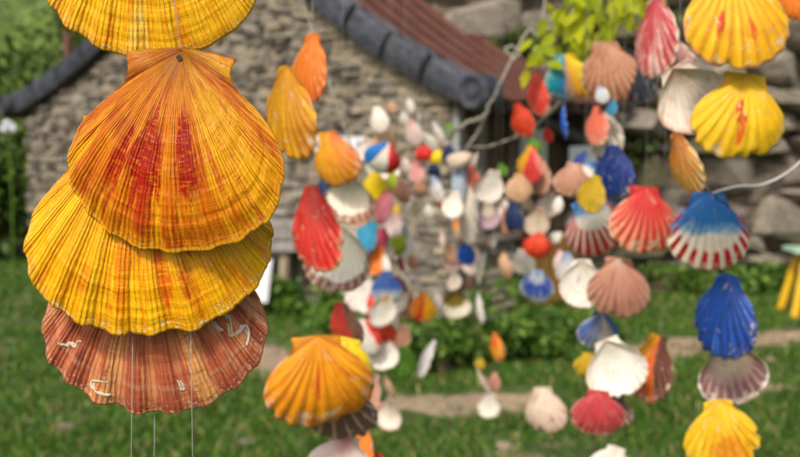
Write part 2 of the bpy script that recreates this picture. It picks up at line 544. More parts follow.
while q < 2.55:
    w = rs.uniform(.11, .17)
    if rs.random() > .12: spart('plank', q, q + w - .012, .65, 1.84 - rs.uniform(0, .03), .03, -.07 + rs.uniform(0, .012), M['wood_dark'], front)
    q += w
for tt in (.44, 1.02, 2.32): spart('post', tt - .05, tt + .05, .66, 1.85, .09, -.03, M['wood_pale'] if tt > 2 else M['wood'], front)
spart('lintel', .31, 2.6, 1.72, 1.86, .1, -.02, M['wood_dark'], front)
spart('sill', .31, 1.0, .645, .69, .2, -.12, M['wood'], front)
hd = spart('half_door', 1.05, 2.1, -.02, .66, .04, .02, M['dark'], cottage)
for k in range(6): spart('board', 1.12 + k * .15, 1.262 + k * .15, .02, .63, .02, .062, M['ochre'], hd)
spart('hinge', 1.08, 1.2, .5, .54, .012, .083, M['dark'], hd); spart('hinge', 1.08, 1.2, .1, .14, .012, .083, M['dark'], hd)

# roof: deck, curved verge tiles, roll at each verge foot, pantiles
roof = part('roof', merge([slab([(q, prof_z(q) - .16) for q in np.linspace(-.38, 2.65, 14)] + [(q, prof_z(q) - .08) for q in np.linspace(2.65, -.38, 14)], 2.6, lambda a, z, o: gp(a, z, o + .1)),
                           slab([(q, prof_z(q) - .16) for q in np.linspace(2.65, 5.68, 14)] + [(q, prof_z(q) - .08) for q in np.linspace(5.68, 2.65, 14)], 2.6, lambda a, z, o: gp(a, z, o + .1))]), simple_mat('valley_shade_deck', (34, 24, 20), (54, 40, 34), 12, 1, .3), cottage)  # dark deck colour stands in for shade in the valleys between tile columns
def verge_piece(q0, q1, slim=1.0):
    """one bent hollow-backed verge tile between two stations along the verge"""
    n = 7; prof = [(-.14, .13), (-.14, .16), (-.05, .185), (.06, .18), (.10, .15), (.10, .10), (.02, .09)]
    V, Fc = [], []
    st = np.linspace(q0, q1, 4)
    for k, a in enumerate(st):
        z = prof_z(a)
        dz = (prof_z(a + .05) - prof_z(a - .05)) / .1
        nl = math.hypot(1, dz)
        sc_ = (1.0 + .05 * (k in (0, 3)) + JR.uniform(-.03, .03)) * slim
        for (u, off) in prof:
            V.append(gp(a - dz / nl * u * sc_, z + u / nl * sc_, off * sc_))
        for (u, off) in ((-.14, .02), (.10, .02)):
            V.append(gp(a - dz / nl * u, z + u / nl, off))
    m = n + 2
    for k in range(3):
        for i in range(m): Fc.append((k * m + i, k * m + (i + 1) % m, (k + 1) * m + (i + 1) % m, (k + 1) * m + i))
    Fc.append(tuple(range(m))[::-1]); Fc.append(tuple(3 * m + i for i in range(m)))
    return V, Fc
JR = random.Random(77)
def stations(qs, step):
    d = [0]
    for a, b in zip(qs[:-1], qs[1:]): d.append(d[-1] + math.hypot(b - a, prof_z(b) - prof_z(a)))
    n = int(round(d[-1] / step))
    return [float(np.interp(d[-1] * i / n, d, qs)) for i in range(n + 1)]
for qs in (np.linspace(-.34, 2.62, 60), np.linspace(5.64, 2.68, 60)):
    st = stations(list(qs), .43)
    for a, b in zip(st[:-1], st[1:]):
        e = (b - a) * .07
        part('verge_tile', verge_piece(a + e * JR.uniform(.8, 1.3), b - e * JR.uniform(.8, 1.3), .8 if qs[0] > 3 else .92), M['verge'], roof)
for qa, qb in ((-.3, 2.62), (5.6, 2.68)):
    part('verge_core', slab([(q, prof_z(q) - .13) for q in np.linspace(qa, qb, 16)] + [(q, prof_z(q) + .05) for q in np.linspace(qb, qa, 16)], .1, lambda a, z, o: gp(a, z, o + .13)), M['dark'], roof)
def disc_roll(q, z, s=1.0):
    pr = [(0, .235), (.045, .235), (.055, .21), (.095, .21), (.13, .235), (.155, .215), (.165, .17), (.165, .0), (.0, .0)]
    V, Fc = [], []
    n = 20
    for r, off in [(a * s, b) for a, b in pr]:
        for k in range(n):
            a = 2 * math.pi * k / n
            V.append(gp(q + r * math.cos(a), z + r * math.sin(a), off))
    for i in range(len(pr) - 1):
        for k in range(n): Fc.append((i * n + k, i * n + (k + 1) % n, (i + 1) * n + (k + 1) % n, (i + 1) * n + k))
    return V, Fc
part('verge_end_roll', disc_roll(-.40, 1.85, .86), M['verge'], roof, False)
part('verge_end_roll', disc_roll(5.66, 1.83, .62), M['verge'], roof, False)
# pantiles on the right slope: each tile one object, shared mesh
def pantile():
    n = 8; V, Fc = [], []
    for lay_ in (0, 1):
        for y in (0.0, 1.0):
            for k in range(n + 1):
                u = k / n
                zz = .016 * (abs(math.sin(u * math.pi)) ** .6) - .008 * lay_ + .004 * (1 - y)
                V.append((u, y * 1.1 - .05, zz))
    w = n + 1
    for k in range(n):
        Fc.append((k, k + 1, w + k + 1, w + k)); Fc.append((2 * w + k, 3 * w + k, 3 * w + k + 1, 2 * w + k + 1))
        Fc.append((k, 2 * w + k, 2 * w + k + 1, k + 1)); Fc.append((w + k, w + k + 1, 3 * w + k + 1, 3 * w + k))
    return mesh_from('roof_tile', V, Fc)
PT = pantile(); PT.materials.append(M['tile'])
rst = stations(list(np.linspace(-.40, 2.5, 60)), .27)
rs = random.Random(9)
ncol = 9
for c in range(ncol):
    t0 = -.13 + c * .26
    for a, b in zip(rst[:-1], rst[1:]):
        za, zb = prof_z(a), prof_z(b)
        base = gp(a, za - .07, 0, t0)
        up_ = (G * (b - a) + UP * (zb - za)); L = up_.length; up_.normalize()
        nr = S.cross(up_); nr = nr if nr.z > 0 else -nr
        M4 = Matrix.Translation(base + nr * rs.uniform(0, .004)) @ Matrix((S, up_, nr)).transposed().to_4x4() @ Matrix.Diagonal((.155, L, 1.0, 1))
        wlink('roof_tile', PT, roof, M4, M['tile'])
part('ridge_roll', tube_geo([gp(2.65, 3.85, .12), gp(2.65, 3.85, 0, 2.4)], .1, 12), M['tile'], roof, True)
# dark rain pipe sloping along the timber front
gut = part('drain_pipe', tube_geo([sp(.45, 1.80, .12), sp(1.0, 1.72, .13), sp(1.9, 1.5, .12), sp(2.65, 1.36, .06)], .055, 12), M['pipe'], cottage, True)

part('down_pipe', tube_geo([sp(.02, 1.75, .1), sp(.02, 1.2, .09), sp(.02, .05, .09)], .035, 10), simple_mat('grey_zinc', (104, 108, 108), (140, 144, 142), 14, .5, .2), cottage, True)
# ------------------------------------------------------------------ cliff
V, Fc = [], []
cx = np.array([c[0] for c in CL]); cy = np.array([c[1] for c in CL])
def cl_y(x): return float(np.interp(x, cx, cy))
nxs, nzs = 80, 44
for j in range(nzs):
    for i in range(nxs):
        x = -2.3 + 12.3 * i / (nxs - 1); z = -.3 + 7.3 * j / (nzs - 1)
        d = mnoise.noise(Vector((x * .9, z * 1.4, 3))) * .35 + mnoise.noise(Vector((x * 2.6, z * 4, 7))) * .14
        V.append((x, cl_y(x) + .25 + .06 * z + d, z))
for j in range(nzs - 1):
    for i in range(nxs - 1):
        a = j * nxs + i
        Fc.append((a, a + 1, a + nxs + 1, a + nxs))
cliff = tag(part('cliff', (V, Fc), M['cliff'], None, False), 'weathered limestone cliff rising behind the cottage', None, None, 'structure')
rs = random.Random(21)
z = -.1
nrock = 0
while z < 5.2:
    h = rs.uniform(.12, .42)
    x = -1.3 + rs.uniform(-.3, 0)
    while x < 7.2:
        L = rs.uniform(.2, .85)
        if rs.random() < .94 and abs(x) < 7.5:
            y = cl_y(x + L / 2) + .06 * z + rs.uniform(-.12, .3)
            yaw = math.atan2(cl_y(x + L) - cl_y(x), L)
            M4 = Matrix.Translation((x + L / 2, y + .2, z + h / 2)) @ Matrix.Rotation(yaw + rs.uniform(-.2, .2), 4, 'Z') @ Matrix.Rotation(rs.uniform(-.09, .09), 4, 'Y') @ Matrix.Diagonal((L * 1.05, .7, h * rs.uniform(.8, 1.02), 1))
            wlink('rock_block', ROCKS[rs.randrange(10)], cliff, M4, M['rock_moss'] if rs.random() < .25 else M['rock'])
            nrock += 1
        x += L
    z += h
# fallen stones and pebbles on the path
rs = random.Random(33)
for px, py, sc_, lb in ((68, 437, .11, 'pale flat stone in the grass below the brown front shell, far left'), (246, 451, .1, 'pale stone in the grass right of the loose lines at the bottom'),
                        (30, 424, .07, 'small stone in the grass at the lower left edge'), (455, 405, .08, 'stone on the bare dirt patch left of the low white disc'),
                        (690, 346, .09, 'stone on the dirt path behind the royal blue shell'), (505, 448, .09, 'stone in the grass at the bottom centre under the flame coloured strand'),
                        (770, 362, .08, 'stone in the grass right of the royal blue shell')):
    P = ground_at(px, py)
    M4 = Matrix.Translation((P.x, P.y, float(gz(P.x, P.y)) + sc_ * .14)) @ Matrix.Rotation(rs.uniform(0, 6), 4, 'Z') @ Matrix.Diagonal((sc_ * .9, sc_ * .7, sc_ * .5, 1))
    tag(wlink('loose_stone', STONES[rs.randrange(10)], None, M4, M['pale_stone']), lb, 'stone', 'loose stones scattered on the ground')

# ------------------------------------------------------------------ foliage
def leaves_geo(centers, sizes, rs, droop=.3):
    n = len(centers)
    a = rs.uniform(0, 2 * np.pi, n); el_ = rs.normal(-.1, .55, n)
    d = np.stack([np.cos(a) * np.cos(el_), np.sin(a) * np.cos(el_), np.sin(el_)], -1)
    w = np.cross(d, np.stack([rs.normal(0, .5, n), rs.normal(0, .5, n), np.ones(n)], -1))
    w /= np.linalg.norm(w, axis=1)[:, None] + 1e-6
    nn = np.cross(w, d)
    s = sizes[:, None]
    V = np.zeros((n, 6, 3), np.float32)
    V[:, 0] = centers
    V[:, 1] = centers + d * s * .45 + w * s * .27 + nn * s * .06
    V[:, 2] = centers + d * s * .45 - w * s * .27 + nn * s * .06
    V[:, 3] = centers + d * s * .45
    V[:, 4] = centers + d * s - UPN * s * droop * .4
    V[:, 5] = centers + d * s * .45
    F_ = np.array([[0, 3, 1], [0, 2, 3], [1, 3, 4], [3, 2, 4]])
    return V.reshape(-1, 3), (np.arange(n)[:, None, None] * 6 + F_[None]).reshape(-1, 3)
UPN = np.array([0, 0, 1.0])
def foliage_pts(c, rad, n, rs, clumps):
    cc = rs.normal(0, 1, (clumps, 3)); cc /= np.linalg.norm(cc, axis=1)[:, None]
    cc *= (rs.uniform(.25, 1, clumps) ** .5)[:, None]
    k = rs.randint(0, clumps, n)
    p = cc[k] * .8 + rs.normal(0, .17, (n, 3))
    p = p * np.array(rad) + np.array(c)
    return p
def bush(name, label, cat, base, rad, n, leaf, mat, seed, group=None, stems=6):
    rs_ = np.random.RandomState(seed)
    base = Vector(base)
    root = tag(empty(name, base), label, cat, group)
    c = base + Vector((0, 0, rad[2] * .85))
    p = foliage_pts(c, rad, n, rs_, max(8, n // 90))
    p[:, 2] = np.maximum(p[:, 2], base.z + .01)
    Vv, Ff = leaves_geo(p, rs_.uniform(.6, 1.3, n) * leaf, rs_)
    wlink('foliage', fast_mesh('foliage', Vv, Ff), root, None, mat)
    gl = []
    for k in range(stems):
        e = Vector(p[rs_.randint(0, n)].tolist())
        gl.append(tube_geo([base + Vector((rs_.uniform(-.05, .05), rs_.uniform(-.05, .05), -.03)), base.lerp(e, .5) + Vector((0, 0, .05)), e], [leaf * .1 + .004, leaf * .07 + .003, .002], 5))
    part('stems', merge(gl), M['bark'], root)
    return root
# weeds at the foot of the walls
wl = [(285, 318, .26, .24, 'leafy weed clump below the grey plank beside the gable wall'),
      (315, 330, .24, .26, 'leafy weed clump under the large coral red shell'),
      (345, 338, .24, .18, 'low weed clump along the gable wall behind the coral shells'),
      (400, 372, .26, .26, 'bright weed clump in front of the gable wall corner'),
      (440, 372, .3, .36, 'tall pale weed clump growing at the cottage corner'),
      (478, 362, .34, .34, 'dense weed bush in front of the low rubble wall'),
      (510, 350, .34, .36, 'broad dark weed bush beside the ochre half door'),
      (540, 358, .3, .24, 'spreading weed bush in front of the ochre half door'),
      (575, 338, .3, .16, 'low weed clump right of the ochre half door'),
      (660, 292, .4, .18, 'low green plants at the foot of the cliff below the red shells'),
      (760, 290, .4, .2, 'low green plants at the cliff foot beside the yellow legged stool'),
      (250, 312, .26, .16, 'low weed clump beside the white sheet at the gable wall')]
for k, (px, py, r, h, lb) in enumerate(wl):
    P = ground_at(px, py)
    bush('weed_clump', lb, 'weeds', (P.x, P.y, 0), (r * 1.1, r * .8, h * .8), 620, .085 if k not in (4,) else .07, M['leaf_weed'], 100 + k, 'weeds along the cottage and cliff', 8)
# hedge and trees to the left of the cottage
hd_ = [(-5.6, 13.2, 1.1, 1.0, 'rounded green shrub left of the cottage gable at the picture edge'),
       (-5.9, 16.5, 1.6, 1.7, 'tall green hedge bush behind the left eave'),
       (-4.2, 16.8, 1.5, 2.3, 'broad green tree behind the left roof slope'),
       (-2.6, 17.5, 1.5, 2.6, 'green tree rising behind the cottage ridge'),
       (-7.2, 15.0, 1.3, 1.5, 'dark green shrub at the far left edge')]
for k, (x, y, r, h, lb) in enumerate(hd_):
    bush('shrub', lb, 'shrub', (x, y, 0), (r, r, h), 4200, .17, M['leaf_hedge'], 200 + k, 'shrubs left of the cottage', 10)
# bank of turf behind the shrubs
V, Fc = [], []
for j in range(20):
    for i in range(40):
        x = -24 + 23 * i / 39; y = 17.5 + 12 * j / 19
        V.append((x, y + mnoise.noise(Vector((x * .5, j * .3, 1))) * .6, -.3 + 7 * (j / 19) ** .8 + mnoise.noise(Vector((x * .6, y * .6, 5))) * .5))
for j in range(19):
    for i in range(39):
        a = j * 40 + i; Fc.append((a, a + 1, a + 41, a + 40))
tag(part('grassy_bank', (V, Fc), simple_mat('bank_turf', (56, 80, 28), (110, 132, 56), 1.4, 1, .8, .2, c3=(140, 150, 84)), None, True), 'green bank rising left behind the cottage', None, None, 'structure')
# brown post seen over the left roof slope
P = at(66, 35, 15.2)
bt = tag(empty('bare_tree', (P.x, P.y, 0)), 'reddish brown bare tree rising above the left verge tiles', 'tree')
RB = simple_mat('red_bark', (84, 58, 46), (112, 80, 62), 8, .9, .5, .02)
part('trunk', tube_geo([(P.x, P.y, -.1), (P.x + .03, P.y, 1.6), (P.x, P.y + .05, 2.75), (P.x + .1, P.y, 3.6)], [.1, .08, .06, .04], 9), RB, bt, True)
for dx, dz in ((.5, .9), (-.6, 1.0), (.2, 1.3)):
    part('limb', tube_geo([(P.x + .03, P.y, 2.9), (P.x + dx * .5, P.y + .1, 2.9 + dz * .6), (P.x + dx, P.y + .2, 2.9 + dz)], [.05, .035, .015], 7), RB, bt, True)
# white flower head left of the eave
P = at(8, 128, 11.5)
fl = tag(empty('white_flower', (P.x, P.y, 0)), 'white flower head on a tall stem left of the cottage eave', 'flower')
part('stem', tube_geo([(P.x, P.y, -.02), (P.x + .02, P.y, .8), (P.x, P.y, P.z)], .008, 6), M['leaf_weed'], fl)
rs = random.Random(2)
gl = []
for k in range(40):
    a = rs.uniform(0, 6.28); r = rs.uniform(0, .075)
    gl.append(box_geo(P.x + r * math.cos(a), P.y + rs.uniform(-.05, .05), P.z + r * math.sin(a), .035, .03, .03, .01))
part('flower_head', merge(gl), M['paper'], fl)
# tufts of ivy on the cliff
for k, (px, py, d, r, lb) in enumerate([(495, 36, 10.1, .28, 'mossy ivy tuft on the cliff ledge above the red roof'), (560, 45, 10.15, .3, 'ivy tuft on the cliff behind the lime leaves'),
        (650, 120, 11.3, .3, 'ivy tuft on the cliff behind the dark navy shell'), (780, 110, 11.7, .32, 'ivy tuft on the cliff at the right picture edge'), (690, 30, 11.5, .35, 'ivy tuft high on the cliff behind the pink shells'), (625, 150, 11.0, .3, 'ivy tuft on the cliff right of the timber front')]):
    P = at(px, py, d)
    bush('ivy_tuft', lb, 'ivy', (P.x, cl_y(P.x) - .02 + .06 * P.z, P.z - r * .5), (r * 1.5, r * .5, r * .7), 420, .08, M['leaf_ivy'], 300 + k, 'ivy tufts on the cliff', 5)

# ------------------------------------------------------------------ notices and small furniture
nt = spart('notice_sheet', 1.62, 2.14, .97, 1.42, .004, .2, M['paper'], None)
tag(nt, 'white laminated notice sheet with faint lines pinned on the timber front', 'notice')
for tt in (1.66, 2.1): part('wire', tube_geo([sp(tt, 1.4, .202), sp(tt, 1.75, .16)], .003, 5), M['dark'], nt)
for k in range(9): spart('text_line', 1.7, 2.06 - .07 * ((k * 7) % 3), 1.35 - k * .038, 1.358 - k * .038, .002, .205, M['ink_grey'], nt, 0)
nt = spart('poster_sheet', .80, 1.22, 1.1, 1.58, .004, .2, M['paper_green'], None)
tag(nt, 'faded grey green poster sheet hung on the timber front', 'poster')
for tt in (.84, 1.18): part('wire', tube_geo([sp(tt, 1.56, .202), sp(tt, 1.76, .16)], .003, 5), M['dark'], nt)
spart('printed_block', .86, 1.16, 1.14, 1.26, .002, .205, simple_mat('poster_print', (104, 122, 118), (130, 146, 138), 9, .6, 0), nt, 0)
GROT = Matrix((-G, S, UP)).transposed().to_4x4()      # right, inward, up on the gable face
def gbox(name, q0, q1, z0, z1, d, off, mat, parent, bev=.004):
    v, f = box_geo(0, 0, 0, abs(q1 - q0), d, z1 - z0, bev)
    return wlink(name, mesh_from(name, v, f), parent, Matrix.Translation(gp((q0 + q1) / 2, (z0 + z1) / 2, off + d / 2)) @ GROT, mat)
sg = gbox('wall_sign', .75, 1.42, 1.38, 1.51, .02, .05, M['paper'], None)
tag(sg, 'long white sign with violet lettering fixed on the gable wall', 'sign')
rs = random.Random(5)
q = .80
while q < 1.36:
    w = rs.uniform(.02, .035); h = rs.uniform(.045, .07)
    if rs.random() < .82: gbox('letter_stroke', q, q + w, 1.445 - h / 2, 1.445 + h / 2, .003, .0705, M['ink'], sg, 0)
    q += w + .014
# plank stand by the gable
P0 = at(262, 250, 9.2)
st_ = tag(empty('plank_table', (at(300, 300, 9.3).x, 9.3, 0)), 'weathered grey plank table with slanted legs in front of the gable wall', 'table')
for k, (z0, z1, d) in enumerate([(.66, .755, 9.2), (.555, .65, 9.22)]):
    v, f = box_geo(-.85, d, (z0 + z1) / 2, .95, .04, z1 - z0, .006)
    part('plank', (v, f), M['wood_grey'], st_)
v, f = box_geo(-.85, 9.45, .775, .98, .5, .035, .006)
part('table_top', (v, f), M['wood_grey'], st_)
for xx, lean in ((-.95, -.06), (-.5, .06), (-1.25, -.04)):
    for yy in (9.28, 9.62):
        part('leg', tube_geo([(xx + lean, yy, -.02), (xx, yy, .76)], [.036, .036], 4), M['wood_pale'], st_)
v, f = box_geo(0, 0, 0, .2, .012, .36, .004)
ws = wlink('white_sheet', mesh_from('white_sheet', v, f), None, Matrix.Translation(at(258, 280, 9.0)) @ Matrix.Rotation(.12, 4, 'Y'), M['paper'])
Pz = at(258, 280, 9.0)
tag(ws, 'white rectangular board standing on a stake left of the plank table', 'board')
part('stake', tube_geo([(Pz.x, Pz.y + .02, -.05), (Pz.x, Pz.y + .02, Pz.z)], .014, 6), M['wood_pale'], ws)
# stool at the right edge
Pb = ground_at(806, 316)
stl = tag(empty('garden_stool', (Pb.x, Pb.y, 0)), 'pale green stool with splayed yellow legs at the right picture edge', 'stool')
v, f = box_geo(Pb.x + .06, Pb.y, .56, .46, .36, .045, .02)
part('seat', (v, f), M['green_paint'], stl)
for sx in (-1, 1):
    for sy in (-1, 1):
        part('leg', tube_geo([(Pb.x + .06 + sx * .22, Pb.y + sy * .18, -.01), (Pb.x + .06 + sx * .1, Pb.y + sy * .1, .54)], [.04, .04], 4), M['yellow_paint'], stl)
# ------------------------------------------------------------------ shell meshes
A_TAB = [0, 10, 20, 30, 38, 45, 51, 55, 58]
R_TAB = [1.82, 1.815, 1.785, 1.71, 1.60, 1.44, 1.20, .93, .62]
AMAX = 58.0
def outline(a):
    a = abs(a)
    # smooth interpolation of the outline table
    i = max(0, min(len(A_TAB) - 2, int(np.searchsorted(A_TAB, a) - 1)))
    def tang(k):
        if k == 0: return 0.0
        if k == len(A_TAB) - 1: return (R_TAB[k] - R_TAB[k - 1]) / (A_TAB[k] - A_TAB[k - 1])
        return (R_TAB[k + 1] - R_TAB[k - 1]) / (A_TAB[k + 1] - A_TAB[k - 1])
    h = A_TAB[i + 1] - A_TAB[i]; s = (a - A_TAB[i]) / h
    return ((2 * s**3 - 3 * s**2 + 1) * R_TAB[i] + (s**3 - 2 * s**2 + s) * h * tang(i) + (-2 * s**3 + 3 * s**2) * R_TAB[i + 1] + (s**3 - s**2) * h * tang(i + 1))
def valve_geo(nu, nv, nrib=14, dome=.30, rib=.02, seed=0, thick=.022, rough=1.0, asym=0.0):
    """outer + inner surface of one scallop valve. Half width about 1; umbo at (0,0,.91), body towards -z, outside towards -y"""
    V, UV, Fc, MI = [], [], [], []
    sv = Vector((seed * 3.7, seed * 1.3, 0))
    for side_ in (0, 1):
        for j in range(nv + 1):
            vv = (j / nv) ** .92
            for i in range(nu + 1):
                u = -1 + 2 * i / nu
                a = AMAX * (.62 * u + .38 * math.sin(u * math.pi / 2))
                ph = math.cos(2 * math.pi * nrib * (u + 1) / 2 * 1.0)
                rp = math.tanh(1.8 * ph) / math.tanh(1.8)
                r = outline(a) * (1 + asym * u)
                edge = (1 + .3 * rib * rp + rough * (.012 * mnoise.noise(Vector((u * 9, 2, 0)) + sv) + .012 * min(0, mnoise.noise(Vector((u * 26, 8, 0)) + sv) + .12)))
                rr = r * vv * (1 + (edge - 1) * vv ** 3)
                x = rr * math.sin(R_(a)); z = -rr * math.cos(R_(a))
                lat = 1 - abs(u) ** 4
                h = dome * (1.9 * vv ** .75 * (1 - vv ** 1.9)) * lat
                rh = rib * rp * vv ** .8 * (1 - .4 * abs(u) ** 3)
                h += rh if not side_ else rh * (.3 + .5 * max(0, vv - .7) / .3)
                gl_ = mnoise.noise(Vector((vv * 11 + seed, u * .6, 3))) * .014 + mnoise.noise(Vector((vv * 34, u * 1.2, seed))) * .006
                h += gl_ * rough * vv
                h += mnoise.noise(Vector((x * 1.4, z * 1.4, seed))) * .03 * vv
                y = -h + (thick * (1 if vv < .98 else .5)) * side_
                if side_: y += rib * .75
                V.append((x, y, z + .91)); UV.append(((u + 1) / 2, vv))
    w = nu + 1; N = w * (nv + 1)
    for j in range(nv):
        for i in range(nu):
            a = j * w + i
            if j == 0:
                Fc.append((a, a + w + 1, a + w)[::-1]); MI.append(0)
                Fc.append((N + a, N + a + w, N + a + w + 1)[::-1]); MI.append(1)
            else:
                Fc.append((a, a + w, a + w + 1, a + 1)); MI.append(0)
                Fc.append((N + a, N + a + 1, N + a + w + 1, N + a + w)); MI.append(1)
    for i in range(nu):
        a = nv * w + i
        Fc.append((a, N + a, N + a + 1, a + 1)); MI.append(0)
    for j in range(nv):
        for i in (0, nu):
            a = j * w + i
            Fc.append((a, a + w, N + a + w, N + a) if i == 0 else (a, N + a, N + a + w, a + w)); MI.append(0)
    return V, Fc, UV, MI
def ear_geo(sx, seed=0, nu=8, nv=6, size=1.0, thick=.02):
    V, UV, Fc, MI = [], [], [], []
    rs = random.Random(seed)
    top = .5 * size * rs.uniform(.9, 1.1); notch = rs.uniform(.02, .07); drop = rs.uniform(-.07, .02)
    ja = R_(AMAX - .8)
    for side_ in (0, 1):
        for j in range(nv + 1):
            v = j / nv
            for i in range(nu + 1):
                u = i / nu
                # between the hinge line (v=0) and the shoulder (v=1)
                t_ = Vector((sx * top * u, 0, .015 + drop * u * u + .012 * mnoise.noise(Vector((u * 6, seed, 1)))))
                s_ = Vector((sx * math.sin(ja) * .64 * u, 0, -math.cos(ja) * .64 * u))
                p = t_.lerp(s_, v)
                p.x -= sx * notch * math.sin(math.pi * v) * u ** 2
                yy = -.02 - .05 * math.sin(math.pi * min(1, v)) * u - .008 * math.cos(v * 5 * 2 * math.pi) * u + .012 * side_ * thick / .02
                yy += mnoise.noise(Vector((p.x * 5, p.z * 5, seed))) * .02
                V.append((p.x, yy, p.z + .91)); UV.append((.5 + sx * (.15 + .3 * v), .1 + .3 * u))
    w = nu + 1; N = w * (nv + 1)
    for j in range(nv):
        for i in range(nu):
            a = j * w + i
            f1 = (a, a + 1, a + w + 1, a + w)
            Fc.append(f1 if sx < 0 else f1[::-1]); MI.append(0)
            f2 = tuple(N + q for q in f1)
            Fc.append(f2[::-1] if sx < 0 else f2); MI.append(1)
    for i in range(nu):
        for a in (i, nv * w + i): Fc.append((a, N + a, N + a + 1, a + 1)); MI.append(0)
    for j in range(nv):
        a = j * w + nu; Fc.append((a, a + w, N + a + w, N + a)); MI.append(0)
    return V, Fc, UV, MI
DUM = [bpy.data.materials.new('shell_outside_blank'), bpy.data.materials.new('shell_inside_blank')]
def shmesh(name, g):
    V, Fc, UV, MI = g
    return mesh_from(name, V, Fc, UV, True, DUM, MI)
def warp(g, sx_, shear, twist, bites, seed):
    V, Fc, UV, MI = g
    out = []
    for x, y, z in V:
        a = z - .91
        xx = x * sx_ + shear * z
        yy = y + twist * x * a + .03 * mnoise.noise(Vector((x * 1.1, z * 1.1, seed * 2.3)))
        zz = z
        for (bx, bz, br) in bites:      # chips broken out of the rim
            d_ = math.hypot(x - bx, z - bz)
            if d_ < br:
                k_ = (br - d_) / br * .5
                xx += (0 - x) * k_ * .25; zz += (.2 - z) * k_ * .25
        out.append((xx, yy, zz))
    return out, Fc, UV, MI
WR = random.Random(91)
def rim_bites(n): 
    o = []
    for _ in range(n):
        a = R_(WR.uniform(-48, 48)); r = outline(math.degrees(a))
        o.append((r * math.sin(a), .91 - r * math.cos(a), WR.uniform(.08, .2)))
    return o
SETS, SLIMS = [], []
for k in range(10):
    wp = (WR.uniform(.88, 1.02), WR.uniform(-.1, .1), WR.uniform(-.05, .05), rim_bites(WR.randrange(0, 4)), k)
    nr = WR.choice((11, 12, 13, 14, 16))
    SETS.append((shmesh('valve', warp(valve_geo(112, 20, nr, WR.uniform(.18, .34), WR.uniform(.014, .026), k + 1, asym=WR.uniform(-.05, .05)), *wp)),
                 {sx: shmesh('ear', warp(ear_geo(sx, 10 + k, size=WR.uniform(.62, 1.05)), *wp)) for sx in (-1, 1)}))
for k in range(4):
    wp = (WR.uniform(.86, 1.0), WR.uniform(-.12, .12), WR.uniform(-.06, .06), rim_bites(2), k + 20)
    SLIMS.append((shmesh('valve', warp(valve_geo(96, 18, 13, .14, .024, 20 + k, asym=WR.uniform(-.05, .05)), *wp)),
                  {sx: shmesh('ear', warp(ear_geo(sx, 30 + k, size=WR.uniform(.55, .85)), *wp)) for sx in (-1, 1)}))
def one_piece(k):
    gv = valve_geo(72, 12, 10, .2, .034, 30 + k)
    ge = [ear_geo(sx, 40 + k, 4, 3, .74) for sx in (-1, 1)]
    V, Fc, UV, MI = gv
    for g in ge:
        o = len(V)
        V = V + g[0]; UV = UV + g[2]; MI = MI + g[3]
        Fc = Fc + [tuple(i + o for i in f) for f in g[1]]
    return V, Fc, UV, MI
SMALL = [shmesh('small_shell', warp(one_piece(k), WR.uniform(.74, .92), WR.uniform(-.12, .12), WR.uniform(-.06, .06), rim_bites(2), k + 40)) for k in range(6)]
def cockle(): 
    V, Fc, UV, MI = valve_geo(72, 14, 18, .55, .025, 77)
    return V, Fc, UV, MI
COCKLE = shmesh('cockle_shell', cockle())
def razor():
    V, Fc, UV, MI = valve_geo(32, 14, 3, .3, .0, 79, rough=.5)
    return [(x * .3 + .1 * math.sin(z * 2), y, z) for x, y, z in V], Fc, UV, MI
RAZOR = shmesh('razor_shell', razor())
def mussel():
    V, Fc, UV, MI = valve_geo(40, 14, 3, .5, .0, 78, rough=.5)
    return [(x * .52 + .12 * (1 - (z / .91) ** 2), y, z) for x, y, z in V], Fc, UV, MI
MUSSEL = shmesh('mussel_shell', mussel())

